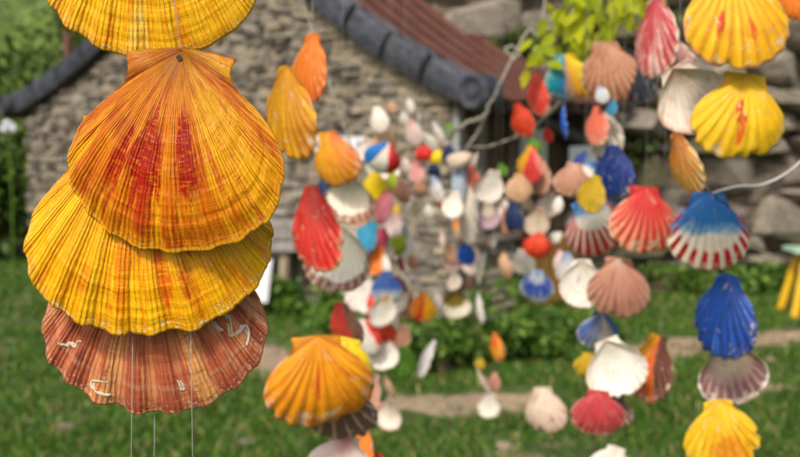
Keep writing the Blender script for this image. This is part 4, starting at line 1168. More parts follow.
# strand, px, py, height px, yaw, roll(clockwise), tilt, style, mesh, dy, label
B, SMA, CO, MU, RZ = 'big', 'small', 'cockle', 'mussel', 'razor'
SH = [
 ('front', 153, -43, 196, 4, 2, 0, 'front_lemon', 'F0', .022, 'lemon yellow scallop shell cut off by the top edge at left'),
 ('front', 177, 152, 202, 8, 4, 0, 'front_orange', 'F1', -.01, 'large sharp orange scallop shell with dark red streaks and ears'),
 ('front', 149, 226, 220, -4, -3, 4, 'front_yellow', 'F2', .014, 'wide yellow scallop shell directly below the red streaked orange one'),
 ('front', 154, 312, 205, 3, 0, 4, 'front_natural', 'F3', .042, 'unpainted brown pink scallop shell lowest on the front strand'),
 ('pair', 309, 70, 72, 50, 8, 0, 'orange', B, 0, 'orange scallop turned edge on behind the ochre one, upper left'),
 ('pair', 290, 113, 92, 46, 4, 0, 'ochre', B, -.03, 'ochre yellow scallop half hidden by the front orange shell'),
 ('apricot', 326, 188, 30, 30, 0, 0, 'navy', SMA, .05, 'small navy shell peeping out above the coral red shell'),
 ('apricot', 336, 159, 56, 32, -14, 0, 'orange_yellow', B, -.04, 'apricot orange scallop above the coral red shell'),
 ('apricot', 348, 199, 50, 180, 0, 0, 'inside_brown', B, .0, 'cream shell inside with brown rim below the apricot scallop'),
 ('coral', 316, 229, 88, 46, -10, 0, 'coral_red', B, -.05, 'large coral red scallop turned sideways, left of centre'),
 ('coral', 337, 259, 70, 190, 6, 0, 'inside_grey', B, .07, 'grey white shell inside with brown rim behind the coral red scallop'),
 ('golden', 347, 362, 52, 20, 12, 0, 'lemon', B, .05, 'yellow shell with square ear behind the golden scallop'),
 ('golden', 318, 382, 102, -4, -3, 0, 'golden', B, -.03, 'golden orange scallop with one red fleck at bottom centre left'),
 ('golden', 339, 410, 70, 0, 2, 0, 'nat_purple', B, .02, 'purple brown striped shell behind the lower edge of the golden scallop'),
 ('golden', 342, 466, 66, 10, 10, 0, 'white_pink', B, .05, 'pale pink shell tip at the bottom edge under the golden scallop'),
 ('goldside', 346, 325, 46, 40, -4, 0, 'coral_half', B, 0, 'coral shell with brown side above the golden scallop'),
 ('goldside', 372, 398, 52, 66, 4, 0, 'inside_pink', B, .03, 'narrow pink cream shell beside the right edge of the golden scallop'),
 ('goldside', 364, 448, 54, 62, -6, 0, 'orange', B, .05, 'bright orange shell edge on at the bottom below the golden scallop'),
 ('goldside', 378, 463, 22, 20, 0, 0, 'coral', SMA, .07, 'tiny coral red shell at the bottom edge beside the orange one'),
 ('tri', 379, 120, 28, 20, 0, 0, 'white', SMA, .0, 'small white shell above the tricolour shell'),
 ('tri', 384, 142, 30, -20, 0, 0, 'nat_peach', SMA, .05, 'pale pink shell just behind the top of the tricolour shell'),
 ('tri', 383, 157, 34, 0, 18, 0, 'tricolour', CO, -.05, 'round shell striped blue, white and red'),
 ('tri', 376, 187, 30, 10, 8, 0, 'lemon', SMA, .03, 'bright yellow shell below the tricolour shell'),
 ('tri', 392, 180, 20, 30, 0, 0, 'lime', SMA, .08, 'small lime shell right of the bright yellow one'),
 ('pale', 401, 190, 30, 35, 0, 0, 'inside_pink', SMA, .0, 'pale pink shell right of the mauve one'),
 ('mauve', 384, 207, 36, 25, 14, 0, 'nat_mauve', SMA, -.04, 'mauve shell hanging under the bright yellow shell'),
 ('mauve', 357, 224, 28, 30, 0, 0, 'nat_brown', SMA, .0, 'brown shell left of the teal blue one'),
 ('mauve', 365, 238, 36, 20, 24, 0, 'teal', SMA, -.05, 'teal blue shell right of the coral red scallop'),
 ('mauve', 373, 260, 32, 25, 30, 0, 'orange', SMA, -.03, 'plain orange shell under the teal blue one'),
 ('mauve', 382, 238, 22, 50, 10, 0, 'magenta', SMA, .05, 'slim magenta shell beside the teal blue one'),
 ('pale', 393, 228, 34, 68, 22, 0, 'white_pink', SMA, .0, 'slim pale shell slanting right of the magenta one'),
 ('pale', 404, 231, 18, 20, 0, 0, 'pale_blue', SMA, .04, 'tiny pale blue shell above the lime green one'),
 ('pale', 397, 244, 24, 30, 24, 0, 'lime', SMA, -.03, 'lime green shell right of the plain orange one'),
 ('mauve', 386, 265, 22, 40, 0, 0, 'white', SMA, -.06, 'tiny white shell right of the plain orange one'),
 ('pale', 401, 263, 18, 45, 0, 0, 'dark_red', SMA, .02, 'tiny dark red shell under the lime green one'),
 ('mauve', 372, 278, 18, 0, 30, 0, 'grass_green', SMA, .06, 'tiny green shell above the blue capped shell'),
 ('caps', 387, 288, 34, 0, 0, 0, 'blue_cap', SMA, -.02, 'blue capped shell with a grey foot above the white one'),
 ('caps', 362, 292, 46, 200, -8, 0, 'grey_white', SMA, .05, 'tall grey white shell left of the blue capped one'),
 ('caps', 372, 309, 34, 55, 16, 0, 'coral', SMA, .04, 'coral red slip between the grey and the white shells'),
 ('caps', 383, 311, 34, 180, 0, 0, 'white_yellow', SMA, -.05, 'white shell inside with yellowish hinge under the blue capped one'),
 ('caps', 387, 332, 22, 0, 0, 0, 'scarlet', SMA, .0, 'small scarlet shell under the white yellow hinged one'),
 ('caps', 366, 338, 40, 40, -6, 0, 'white_red_edge', SMA, -.03, 'white shell with red edge above the golden scallop'),
 ('caps', 382, 353, 36, 190, 8, 0, 'inside_white', SMA, .0, 'white oval shell right of the red edged one'),
 ('pale', 402, 336, 26, 30, 0, 0, 'inside_pink', SMA, .0, 'small pinkish shell under the orange brown one'),
 ('stripe', 407, 306, 28, 25, 0, 0, 'nat_brown', SMA, .04, 'brown shell left of the red striped orange one'),
 ('stripe', 423, 308, 32, 0, 10, 0, 'orange_red_stripe', SMA, -.04, 'round orange shell with a red stripe before the wall corner'),
 ('pale', 398, 285, 20, 30, 0, 0, 'dark_red', SMA, .06, 'tiny dark red shell beside the blue capped one'),
 ('pale', 408, 282, 24, 50, 0, 0, 'white', SMA, .03, 'tiny white shell above the brown one at the wall corner'),
 ('greens', 403, 362, 32, 10, 0, 0, 'grass_green', SMA, .0, 'bright green shell among the weeds, low centre'),
 ('greens', 380, 390, 26, 50, 0, 0, 'dark_green', SMA, .06, 'dark green oval shell right of the golden scallop'),
 ('stripe', 427, 359, 42, 70, 12, 0, 'grey_white', SMA, .0, 'thin grey crescent shell in front of the weeds'),
 ('greens', 389, 386, 24, 64, -14, 0, 'nat_peach', SMA, .0, 'thin peach crescent above the low white pink shell'),
 ('greens', 383, 408, 20, 30, -20, 0, 'pink_pale', SMA, .04, 'small pink shell left of the low white pink one'),
 ('greens', 389, 416, 32, 190, 6, 0, 'inside_pink', SMA, -.03, 'low white pink shell above the dirt path'),
 ('redwhite', 410, 106, 16, 30, 0, 0, 'white', SMA, 0, 'tiny white shell highest on the gable corner'),
 ('redwhite', 413, 133, 28, 40, 0, 0, 'white_pink', SMA, 0, 'white shell with pink top on the gable corner'),
 ('redwhite', 424, 153, 18, 0, 0, 0, 'red', CO, -.03, 'small plain red shell beside the yellow one on the gable corner'),
 ('redwhite', 428, 142, 24, 30, -20, 0, 'white', SMA, .03, 'small white shell above the plain red one'),
 ('yellowdot', 438, 157, 16, 0, 0, 0, 'lemon', CO, -.03, 'small plain yellow shell beside the red one on the gable corner'),
 ('yellowdot', 441, 136, 34, 50, -14, 0, 'white', SMA, .0, 'slim white shell above the small yellow one'),
 ('yellowdot', 449, 131, 16, 20, 0, 0, 'grass_green', SMA, .04, 'tiny green shell at the driftwood tip'),
 ('yellowdot', 447, 148, 16, 30, 0, 0, 'salmon', SMA, .02, 'tiny salmon shell right of the small yellow one'),
 ('drift', 449, 155, 20, 30, 0, 0, 'navy', SMA, .03, 'small navy shell under the driftwood tip'),
 ('drift', 461, 158, 30, 30, 76, 0, 'white_brown', MU, -.03, 'long white shell lying crosswise under the driftwood'),
 ('drift', 459, 182, 48, 20, -6, 0, 'pale_blue', RZ, .0, 'long pale blue shell hanging under the driftwood'),
 ('drift', 471, 181, 38, 50, -8, 0, 'salmon', RZ, .03, 'long salmon shell beside the pale blue one'),
 ('drift', 469, 214, 64, 20, -10, 0, 'grey_stripe', RZ, .02, 'long mottled grey shell before the cottage corner'),
 ('drift', 453, 205, 28, 190, 0, 0, 'inside_white', SMA, -.05, 'round white shell left of the long mottled grey one'),
 ('yellowdot', 437, 191, 32, 40, 0, 0, 'tricolour_pale', SMA, 0, 'slim white shell with blue top and red foot on the gable corner'),
 ('redwhite', 416, 172, 22, 40, 0, 0, 'pink_pale', SMA, 0, 'small pale pink shell under the plain red one'),
 ('redwhite', 420, 187, 15, 0, 0, 0, 'inside_white', SMA, 0, 'tiny whitish shell under the pale pink one on the gable corner'),
 ('yellowdot', 429, 211, 14, 20, 0, 0, 'grey_white', SMA, 0, 'tiny grey shell lowest on the gable corner'),
 ('ring', 459, 225, 16, 30, 20, 0, 'flame', SMA, 0, 'tiny yellow and red shell under the round white one'),
 ('ring', 452, 258, 28, 180, 0, 0, 'inside_ring2', SMA, 0, 'tan ringed shell inside left of the small blue one'),
 ('ring', 466, 254, 24, 40, 0, 0, 'azure', SMA, -.05, 'small bright blue oval shell on the low rubble wall'),
 ('ring', 454, 281, 20, 180, 0, 0, 'inside_pink', SMA, 0, 'small pinkish shell under the tan ringed one'),
 ('slips', 482, 268, 36, 66, 4, 0, 'white', RZ, 0, 'narrow white slip shell right of the bright blue oval'),
 ('slips', 487, 262, 26, 70, 0, 0, 'grass_green', RZ, .03, 'narrow green slip shell beside the white slip'),
 ('slips', 486, 243, 10, 20, 0, 0, 'nat_brown', SMA, 0, 'tiny brown shell above the narrow white slip'),
 ('peach', 505, 266, 30, 45, 0, 0, 'nat_peach', MU, .05, 'pale pink drop shaped shell left of the ochre half door'),
 ('olive', 455, 304, 30, 180, 0, 0, 'inside_olive', CO, 0, 'white rimmed shell with olive centre at the foot of the wall'),
 ('slips', 480, 308, 32, 50, -8, 0, 'grey_white', SMA, 0, 'white oval shell right of the olive centred one'),
 ('whitefan', 490, 187, 34, 180, 0, 0, 'inside_white', SMA, 0, 'white fan shell before the timber front'),
 ('whitefan', 489, 216, 28, 180, 0, 0, 'inside_ring', SMA, 0, 'lilac ringed shell under the white fan'),
 ('peach', 519, 188, 30, 0, 0, 0, 'nat_peach', SMA, 0, 'peach fan shell right of the white fan'),
 ('peach', 514, 218, 34, 50, 4, 0, 'navy', SMA, -.04, 'dark navy shell under the peach fan'),
 ('peach', 505, 221, 30, 60, -6, 0, 'inside_pink', SMA, .02, 'slim pink shell left of the dark navy one'),
 ('scarlet', 537, 222, 30, 180, 0, 0, 'white_brown', SMA, .02, 'cream shell above the scarlet disc'),
 ('scarlet', 538, 245, 27, 0, 0, 0, 'scarlet', CO, -.04, 'scarlet round shell above the ochre half door'),
 ('scarlet', 523, 241, 16, 40, 0, 0, 'dark_red', SMA, .05, 'tiny dark red shell left of the scarlet disc'),
 ('scarlet', 537, 286, 36, 0, 4, 0, 'blue_white', SMA, 0, 'blue and white swirled shell before the ochre half door'),
 ('scarlet', 556, 237, 14, 0, 60, 0, 'white', SMA, .06, 'tiny white shell right of the scarlet disc'),
 ('scarlet', 530, 165, 38, 44, 0, 0, 'yellow_red_half', SMA, 0, 'yellow and red shell between the poster and the notice'),
 ('scarlet', 541, 178, 34, 66, 8, 0, 'nat_brown', SMA, .04, 'thin brown shell behind the yellow and red one'),
 ('scarlet', 535, 147, 16, 30, 0, 0, 'grass_green', SMA, .05, 'tiny green shell above the yellow and red one'),
 ('flame', 497, 347, 30, 48, -10, 0, 'flame', SMA, 0, 'flame coloured slim shell above the weeds'),
 ('flame', 480, 364, 12, 20, 20, 0, 'olive_yellow', SMA, .03, 'tiny olive yellow shell above the low white disc'),
 ('flame', 484, 381, 32, 56, -6, 0, 'nat_blotch', SMA, 0, 'slim white and brown shell above the low white disc'),
 ('flame', 494, 382, 20, 30, 0, 0, 'nat_pink', SMA, .04, 'small mauve brown shell beside the slim white and brown one'),
 ('flame', 489, 406, 27, 180, 0, 0, 'inside_white', SMA, -.02, 'low white disc shell above the dirt path'),
 ('blotch', 546, 410, 46, 28, -6, 0, 'nat_blotch', B, 0, 'cream shell with purple blotches low in the centre'),
 ('twirl', 538, 95, 42, 60, 4, 0, 'coral', B, 0, 'coral crescent shell left of the teal and yellow one'),
 ('twirl', 522, 121, 36, 50, -10, 0, 'scarlet', B, -.03, 'orange red slim shell below the driftwood rope'),
 ('teal', 569, 78, 48, 12, -8, 0, 'teal_yellow', B, 0, 'teal and yellow shell under the lime leaves'),
 ('teal', 565, 122, 36, 66, -4, 0, 'azure', SMA, 0, 'bright blue narrow shell above the white notice'),
 ('rays', 611, 72, 60, 24, -4, 0, 'nat_rays', B, 0, 'brown rayed shell right of the teal and yellow one'),
 ('rays', 640, 79, 54, 56, 6, 0, 'blue_black', B, -.03, 'blue black shell right of the brown rayed one'),
 ('salmon', 602, 95, 18, 30, -20, 0, 'white_blue', SMA, -.04, 'tiny white blue shell on the edge of the brown rayed one'),
 ('salmon', 612, 108, 16, 30, 20, 0, 'teal', SMA, -.04, 'tiny teal shell at the foot of the brown rayed one'),
 ('salmon', 597, 126, 40, 60, 4, 0, 'salmon', B, 0, 'salmon slim shell above the deep blue one'),
 ('salmon', 606, 136, 48, 50, 4, 0, 'grey_stripe', B, .03, 'grey striped slim shell right of the salmon one'),
 ('behind', 571, 180, 34, 0, 0, 0, 'nat_brown', B, 0, 'natural brown shell hanging before the white notice'),
 ('behind', 588, 176, 30, 20, 30, 0, 'blue_white_red2', B, .02, 'small blue, white and red shell right of the natural brown one'),
 ('navy', 592, 194, 38, 46, 22, 0, 'olive_yellow', B, -.04, 'olive yellow shell left of the deep blue one'),
 ('navy', 614, 172, 54, 48, 2, 0, 'deep_blue', B, .0, 'deep blue shell above the red and peach fan'),
 ('navy', 617, 196, 44, 20, -20, 0, 'teal_grey', B, .04, 'grey teal shell between the deep blue and the red fan'),
 ('navy', 598, 226, 66, 14, -24, 0, 'blue_white_red2', B, .06, 'red and white ribbed shell with blue top behind the red fan'),
 ('redfan', 644, 221, 68, -6, 4, 0, 'red_peach', B, 0, 'large red and peach ribbed fan, right of centre'),
 ('brownfan', 567, 270, 36, 50, 0, 0, 'tricolour_pale', B, .06, 'small blue, white and red slip at the left of the white shell'),
 ('brownfan', 584, 284, 50, 186, 4, 0, 'inside_white', B, .03, 'white shell inside behind the pink brown fan'),
 ('brownfan', 619, 288, 64, 4, 2, 0, 'nat_pink', B, -.02, 'pink brown ribbed fan under the red fan'),
 ('brownfan', 598, 331, 40, 10, 4, 0, 'blue_half', B, .05, 'blue and grey shell under the pink brown fan'),
 ('brownfan', 587, 365, 26, 20, 0, 0, 'olive_yellow', B, .06, 'small olive yellow shell left of the white fan'),
 ('brownfan', 616, 368, 62, 200, -22, 0, 'inside_white', B, .0, 'tilted white fan above the raspberry shell'),
 ('brownfan', 598, 413, 50, 10, 8, 0, 'red_pink', B, .0, 'ragged raspberry pink shell below the tilted white fan'),
 ('brownfan', 619, 411, 32, 40, 0, 0, 'nat_purple', B, .05, 'purple brown shell behind the raspberry one'),
 ('brownfan', 610, 464, 40, 10, 20, 0, 'white', B, .02, 'white shell tip at the bottom edge under the raspberry one'),
 ('edge', 651, 369, 68, 60, 8, 0, 'orange_brown', B, 0, 'orange and dark brown shell seen edge on, right of the white fan'),
 ('pinks', 656, 38, 78, 64, -4, 0, 'pink_stripe', B, 0, 'tall pink and red striped shell at the top right'),
 ('pinks', 675, 58, 46, 50, -8, 0, 'pink_pale', B, .03, 'pale pink shell between the striped pink and white ones'),
 ('bigyellow', 736, 18, 104, 0, 2, 0, 'yellow_red2', B, 0, 'big yellow scallop with two red flecks cut by the top edge'),
 ('bigyellow', 694, 98, 74, 198, -28, 0, 'inside_pink', B, .08, 'tilted white pink shell left of the red dripped yellow one'),
 ('bigyellow', 738, 117, 86, 8, 2, 6, 'yellow_red', B, .02, 'bright yellow scallop with a red drip at the top right'),
 ('corner', 795, 0, 40, 20, 20, 0, 'orange', B, 0, 'orange shell in the top right corner'),
 ('bands', 685, 165, 66, 68, -8, 0, 'orange_cream', B, .05, 'orange cream crescent shell above the banded one'),
 ('bands', 709, 232, 80, -4, -2, 0, 'blue_white_red', B, 0, 'scallop banded blue, white and striped red, right side'),
 ('bands', 725, 317, 88, 57, 4, 0, 'blue', B, -.03, 'royal blue ribbed shell under the banded one'),
 ('bands', 733, 374, 66, 180, -6, 0, 'inside_purple', B, .03, 'purple brown rayed shell inside under the royal blue one'),
 ('bands', 722, 436, 76, 12, -12, 0, 'yellow_orange', B, -.01, 'yellow scallop with orange patch at the bottom right'),
 ('tri', 371, 170, 22, 35, -20, 0, 'white', SMA, .06, 'tiny white shell left of the bright yellow one'),
 ('tri', 392, 108, 14, 40, 10, 0, 'nat_peach', SMA, .03, 'tiny peach shell above and right of the small white one'),
 ('pale', 406, 165, 18, 60, -10, 0, 'white_pink', SMA, .05, 'slim white pink shell right of the tricolour shell'),
 ('pale', 396, 212, 16, 30, 30, 0, 'lemon', SMA, .06, 'tiny yellow shell right of the mauve one'),
 ('pale', 410, 205, 22, 64, 6, 0, 'grey_white', SMA, .08, 'slim grey shell above the tiny pale blue one'),
 ('mauve', 352, 246, 20, 40, -10, 0, 'white', SMA, .08, 'tiny white shell at the edge of the grey white one'),
 ('pale', 413, 262, 16, 30, 0, 0, 'inside_pink', SMA, .06, 'tiny pink shell right of the dark red one under the lime green'),
 ('pale', 412, 292, 20, 64, -20, 0, 'white_pink', SMA, .1, 'slim pinkish shell above the brown one at the corner'),
 ('caps', 352, 303, 24, 30, 20, 0, 'inside_pink', SMA, .09, 'small pink shell below the grey white rimmed one'),
 ('caps', 374, 326, 22, 50, 0, 0, 'orange', SMA, .06, 'tiny orange shell between the two red ones'),
 ('caps', 394, 322, 20, 40, 12, 0, 'white', SMA, .08, 'tiny white shell beside the small scarlet one'),
 ('stripe', 437, 300, 18, 40, 0, 0, 'white', SMA, .06, 'tiny white shell right of the red striped orange one'),
 ('redwhite', 404, 118, 14, 30, 0, 0, 'grey_white', SMA, .05, 'tiny grey shell below the highest white one'),
 ('redwhite', 419, 120, 18, 60, 10, 0, 'white', SMA, .06, 'slim white shell right of the pink topped one'),
 ('yellowdot', 434, 170, 16, 40, 0, 0, 'navy', SMA, .05, 'tiny navy shell under the small yellow one'),
 ('drift', 474, 165, 26, 66, 14, 0, 'white', RZ, .06, 'slim white strip above the long salmon shell'),
 ('drift', 478, 205, 30, 60, -4, 0, 'pale_blue', RZ, .08, 'thin pale blue strip right of the long mottled grey shell'),
 ('drift', 463, 232, 20, 30, 10, 0, 'nat_peach', SMA, .08, 'tiny peach shell above the bright blue oval'),
 ('ring', 442, 240, 18, 50, 0, 0, 'white_pink', SMA, .06, 'tiny white pink shell left of the tan ringed one'),
 ('ring', 468, 284, 16, 30, 0, 0, 'nat_brown', SMA, .07, 'tiny brown shell right of the small pinkish one'),
 ('whitefan', 502, 170, 14, 30, 0, 0, 'grass_green', SMA, .06, 'tiny green shell right above the white fan'),
 ('whitefan', 478, 180, 16, 40, -10, 0, 'salmon', SMA, .08, 'tiny salmon shell left of the white fan'),
 ('whitefan', 493, 240, 16, 40, 0, 0, 'white', SMA, .06, 'tiny white shell under the lilac ringed one'),
 ('peach', 528, 205, 16, 30, 0, 0, 'white_brown', SMA, .08, 'tiny cream shell right of the dark navy one'),
 ('behind', 558, 205, 18, 40, 0, 0, 'white', SMA, .08, 'tiny white shell below the natural brown one'),
 ('behind', 580, 160, 20, 40, 20, 0, 'deep_blue', SMA, .06, 'small blue shell above the natural brown one'),
 ('twirl', 548, 135, 16, 40, 0, 0, 'red', SMA, .08, 'tiny red shell under the coral crescent'),
 ('tri', 366, 150, 23, 180, 3, 0, 'inside_pink', SMA, 0.08, 'small pink shell left of the tricolour shell'),
 ('pale', 390, 168, 25, 180, 14, 0, 'inside_white', SMA, 0.08, 'small white disc under the tricolour shell'),
 ('mauve', 369, 208, 21, 50, -15, 0, 'white_pink', SMA, 0.11, 'small white pink shell left of the mauve one'),
 ('mauve', 385, 250, 23, 180, 7, 0, 'inside_pink', SMA, 0.07, 'small pink disc above the tiny white one'),
 ('pale', 409, 248, 28, 35, -3, 0, 'white', SMA, 0.09, 'small white shell right of the lime green one'),
 ('caps', 375, 297, 22, 20, 5, 0, 'white_pink', SMA, 0.04, 'small white pink shell left of the blue capped one'),
 ('pale', 396, 300, 28, 180, -3, 0, 'inside_white', SMA, 0.10, 'small white disc right of the blue capped one'),
 ('caps', 376, 345, 21, 180, -10, 0, 'inside_pink', SMA, 0.10, 'small pink disc between the red edged and white oval shells'),
 ('pale', 396, 352, 20, 35, 9, 0, 'white', SMA, 0.03, 'small white shell right of the white oval one'),
 ('slips', 472, 262, 27, 180, 15, 0, 'inside_pink', SMA, 0.11, 'small pink disc right of the bright blue oval'),
 ('whitefan', 499, 205, 25, 180, -12, 0, 'inside_white', SMA, 0.03, 'small white disc between the lilac ring and navy shells'),
 ('peach', 523, 262, 27, 20, -7, 0, 'white', SMA, 0.12, 'small white shell above the ochre half door edge'),
 ('scarlet', 548, 205, 26, 180, 9, 0, 'inside_pink', SMA, 0.09, 'small pink disc right of the cream shell'),
 ('behind', 560, 262, 24, 35, 1, 0, 'white_pink', SMA, 0.11, 'small white pink shell left of the blue, white and red slip'),
]
FRONT = [valve_geo(230, 80, 13, .22, .017, 61, .018, 1.2, -.02), valve_geo(240, 90, 14, .26, .013, 62, .018, 1.5, -.015), valve_geo(240, 84, 14, .22, .018, 63, .018, 1.7, -.01), valve_geo(230, 80, 13, .22, .02, 64, .018, 1.4, 0)]
holes = {}
front_roots = []
for k, (st, px, py, h, yaw, roll, tilt, style, kind, dy, lab) in enumerate(SH):
    d = STRANDS[st][0] + dy
    Rr = h * d / FPX / 1.82
    c = at(px, py, d)
    if 44 <= yaw < 100: yaw = min(80, yaw + 9)
    if kind[0] != 'F':
        jr = random.Random(500 + k)
        tilt += jr.uniform(-14, 10) if not 150 < yaw < 215 else jr.uniform(-4, 8); roll += jr.uniform(-6, 6)
        if kind == 'small': yaw += jr.choice((-1, 1)) * jr.uniform(4, 26); roll += jr.uniform(-9, 9); Rr *= 1.0
        elif yaw < 40: yaw += jr.uniform(-9, 9)
    Mr = Matrix.Translation(c) @ Matrix.Rotation(R_(roll), 4, 'Y') @ Matrix.Rotation(R_(-yaw), 4, 'Z') @ Matrix.Rotation(R_(-tilt), 4, 'X') @ Matrix.Scale(Rr, 4)
    outer = SM[style]; inner = SM['inside']
    if style in IN_FOR or 150 < yaw < 210:
        inner = SM[style]; outer = SM['nat_brown']
    def setm(o):
        for i_, m_ in enumerate((outer, inner)):
            o.material_slots[i_].link = 'OBJECT'; o.material_slots[i_].material = m_
    if kind in ('small', 'cockle', 'mussel', 'razor'):
        me = SMALL[k % 6] if kind == 'small' else (COCKLE if kind == 'cockle' else (RAZOR if kind == 'razor' else MUSSEL))
        root = bpy.data.objects.new({'small': 'scallop_shell', 'cockle': 'cockle_shell', 'mussel': 'mussel_shell', 'razor': 'razor_shell'}[kind], me)
        col.objects.link(root); root.matrix_basis = Mr; setm(root)
    else:
        root = empty('scallop_shell'); root.matrix_basis = Mr
        if kind[0] == 'F':
            q_ = int(kind[1])
            vm = shmesh('valve', FRONT[q_])
            em = {sx: shmesh('ear', ear_geo(sx, 70 + q_, 22, 16, 1.06)) for sx in (-1, 1)}
            front_roots.append(root)
        else:
            vm, em = SETS[k % 10] if not 44 <= yaw < 100 else SLIMS[k % 4]
        setm(link('valve', vm, root))
        for sx in (-1, 1): setm(link('ear', em[sx], root))
    tag(root, lab, 'shell', 'shells hung on lines')
    hp = Mr @ Vector((0, .01, .84))
    if d < 2.0 and kind[0] != 'F' and abs(yaw) < 40:
        kv, kf = box_geo(0, -.07, .80, .05, .04, .06, .018)
        link('knot', mesh_from('knot', kv, kf, smooth=True), root, M['line_knot'])
    holes.setdefault(st, []).append(hp)
# white worm tubes on the brown shell and drilled hole rim on the orange one
def on_valve(geo, nu, u, v, lift):
    V = geo[0]; w = nu + 1
    nv = len(V) // 2 // w - 1
    i = int(round((u + 1) / 2 * nu)); j = int(round(v ** (1 / .92) * nv))
    p = Vector(V[min(nv, j) * w + min(nu, i)])
    return p + Vector((0, -lift, 0))
br = front_roots[3]
for pts in ([(-.40, .755), (-.43, .78), (-.43, .81), (-.47, .83), (-.49, .86), (-.52, .87)],
            [(-.20, .875), (-.25, .885), (-.28, .91), (-.27, .935), (-.22, .945), (-.19, .94)],
            [(.13, .84), (.14, .87), (.135, .90)],
            [(.45, .655), (.44, .69), (.46, .73)],
            [(.50, .655), (.54, .68), (.56, .72), (.52, .755), (.50, .79), (.55, .82), (.60, .84), (.58, .875), (.52, .885)]):
    P_ = smooth_path([on_valve(FRONT[3], 230, a, b, .002) for a, b in pts], 8)
    rr = [(.008 + .009 * i / len(P_)) * (1 + .45 * mnoise.noise(Vector((i * .9, pts[0][0] * 9, 0)))) for i in range(len(P_))]
    rr = [(.008 + .006 * i / len(P_)) * (1 + .5 * mnoise.noise(Vector((i * 1.3, pts[0][0] * 9, 0)))) for i in range(len(P_))]
    gl = []
    for sgn in (-1, 1):
        Q_ = [p + Vector((sgn * .013 + .006 * mnoise.noise(Vector((i * .7, sgn * 5, 2))), .004, .006 * mnoise.noise(Vector((i * .7, sgn * 5, 7))))) for i, p in enumerate(P_)]
        if sgn > 0: Q_, r2 = Q_[2:-1], rr[2:-1]
        else: r2 = rr
        gl.append(tube_geo(Q_, r2, 7))
    link('worm_tube', mesh_from('worm_tube', *merge(gl), smooth=True), br, M['worm'])
og = front_roots[1]
V, Fc = [], []
for k in range(12):
    a = 2 * math.pi * k / 12
    for r_, yy in ((.026, -.075), (.0, -.077)):
        V.append((r_ * math.cos(a), yy, .84 + r_ * math.sin(a)))
for k in range(12): Fc.append((2 * k, 2 * ((k + 1) % 12), 2 * ((k + 1) % 12) + 1, 2 * k + 1))
link('string_hole', mesh_from('string_hole', V, Fc), og, M['dark'])

# ------------------------------------------------------------------ tree overhead that carries the lines
TB = Vector((2.05, 2.3, 0))
tree = tag(empty('tree', TB), 'tree at the right whose limbs carry the shell lines and the lime leaves', 'tree')
part('trunk', tube_geo(smooth_path([TB + Vector((0, 0, -.1)), TB + Vector((.03, .02, .9)), TB + Vector((-.05, 0, 1.8)), TB + Vector((-.1, .03, 2.6)), TB + Vector((.05, .1, 3.6))], 5), list(np.linspace(.17, .08, 21)), 12), M['bark'], tree, True)
LIMBS = [[(1.98, 2.3, 2.3), (1.2, 1.8, 2.5), (.55, 1.35, 2.52), (.15, 1.0, 2.5), (-.2, .66, 2.45), (-.6, .35, 2.42)],
         [(1.98, 2.3, 2.4), (1.1, 2.1, 2.6), (.4, 1.8, 2.62), (-.1, 1.55, 2.58), (-.6, 1.3, 2.5)],
         [(1.98, 2.3, 2.5), (1.2, 2.6, 2.7), (.5, 2.5, 2.72), (-.1, 2.4, 2.66), (-.6, 2.2, 2.6)],
         [(1.98, 2.3, 2.55), (1.3, 3.0, 2.8), (.5, 3.15, 2.85), (-.1, 3.1, 2.8), (-.6, 3.0, 2.7)]]
samples = []
for Lm in LIMBS:
    P_ = smooth_path(Lm, 8)
    part('limb', tube_geo(P_, list(np.linspace(.06, .014, len(P_))), 9), M['bark'], tree, True)
    samples += P_
twigs = []
def anchor(x, y):
    s = min(samples, key=lambda p: (p.x - x) ** 2 + (p.y - y) ** 2)
    e = Vector((x, y, s.z - .03))
    if (e - s).length > .015: twigs.append(tube_geo([s, s.lerp(e, .5) + Vector((0, 0, .02)), e], [.009, .007, .005], 6))
    return e
for st, hs in holes.items():
    hs = sorted(hs, key=lambda p: -p.z)
    tp = anchor(hs[0].x, hs[0].y)
    pts = [tp] + hs + [hs[-1] - Vector((0, 0, .03))]
    V, Fc = tube_geo(pts, .0004 if STRANDS[st][0] < 1.2 else .0003, 5)
    tag(link('fishing_line', mesh_from('fishing_line', V, Fc, smooth=True), None, M['line']), STRANDS[st][1], 'fishing line', 'lines carrying the shells')
# loose line ends below the front strand
for (x0, y0, x1, y1, d, lb) in ((133, 300, 131, 480, .678, 'clear loose line left below the brown front shell'), (155, 380, 154, 480, .705, 'clear loose line in the middle below the brown front shell'), (190, 290, 193, 480, .678, 'clear loose line crossing the brown front shell on the right')):
    V, Fc = tube_geo([at(x0, y0, d), at((x0 + x1) / 2, (y0 + y1) / 2, d), at(x1, y1, d)], .00042, 5)
    tag(link('fishing_line', mesh_from('fishing_line', V, Fc, smooth=True), None, M['line']), lb, 'fishing line', 'lines carrying the shells')
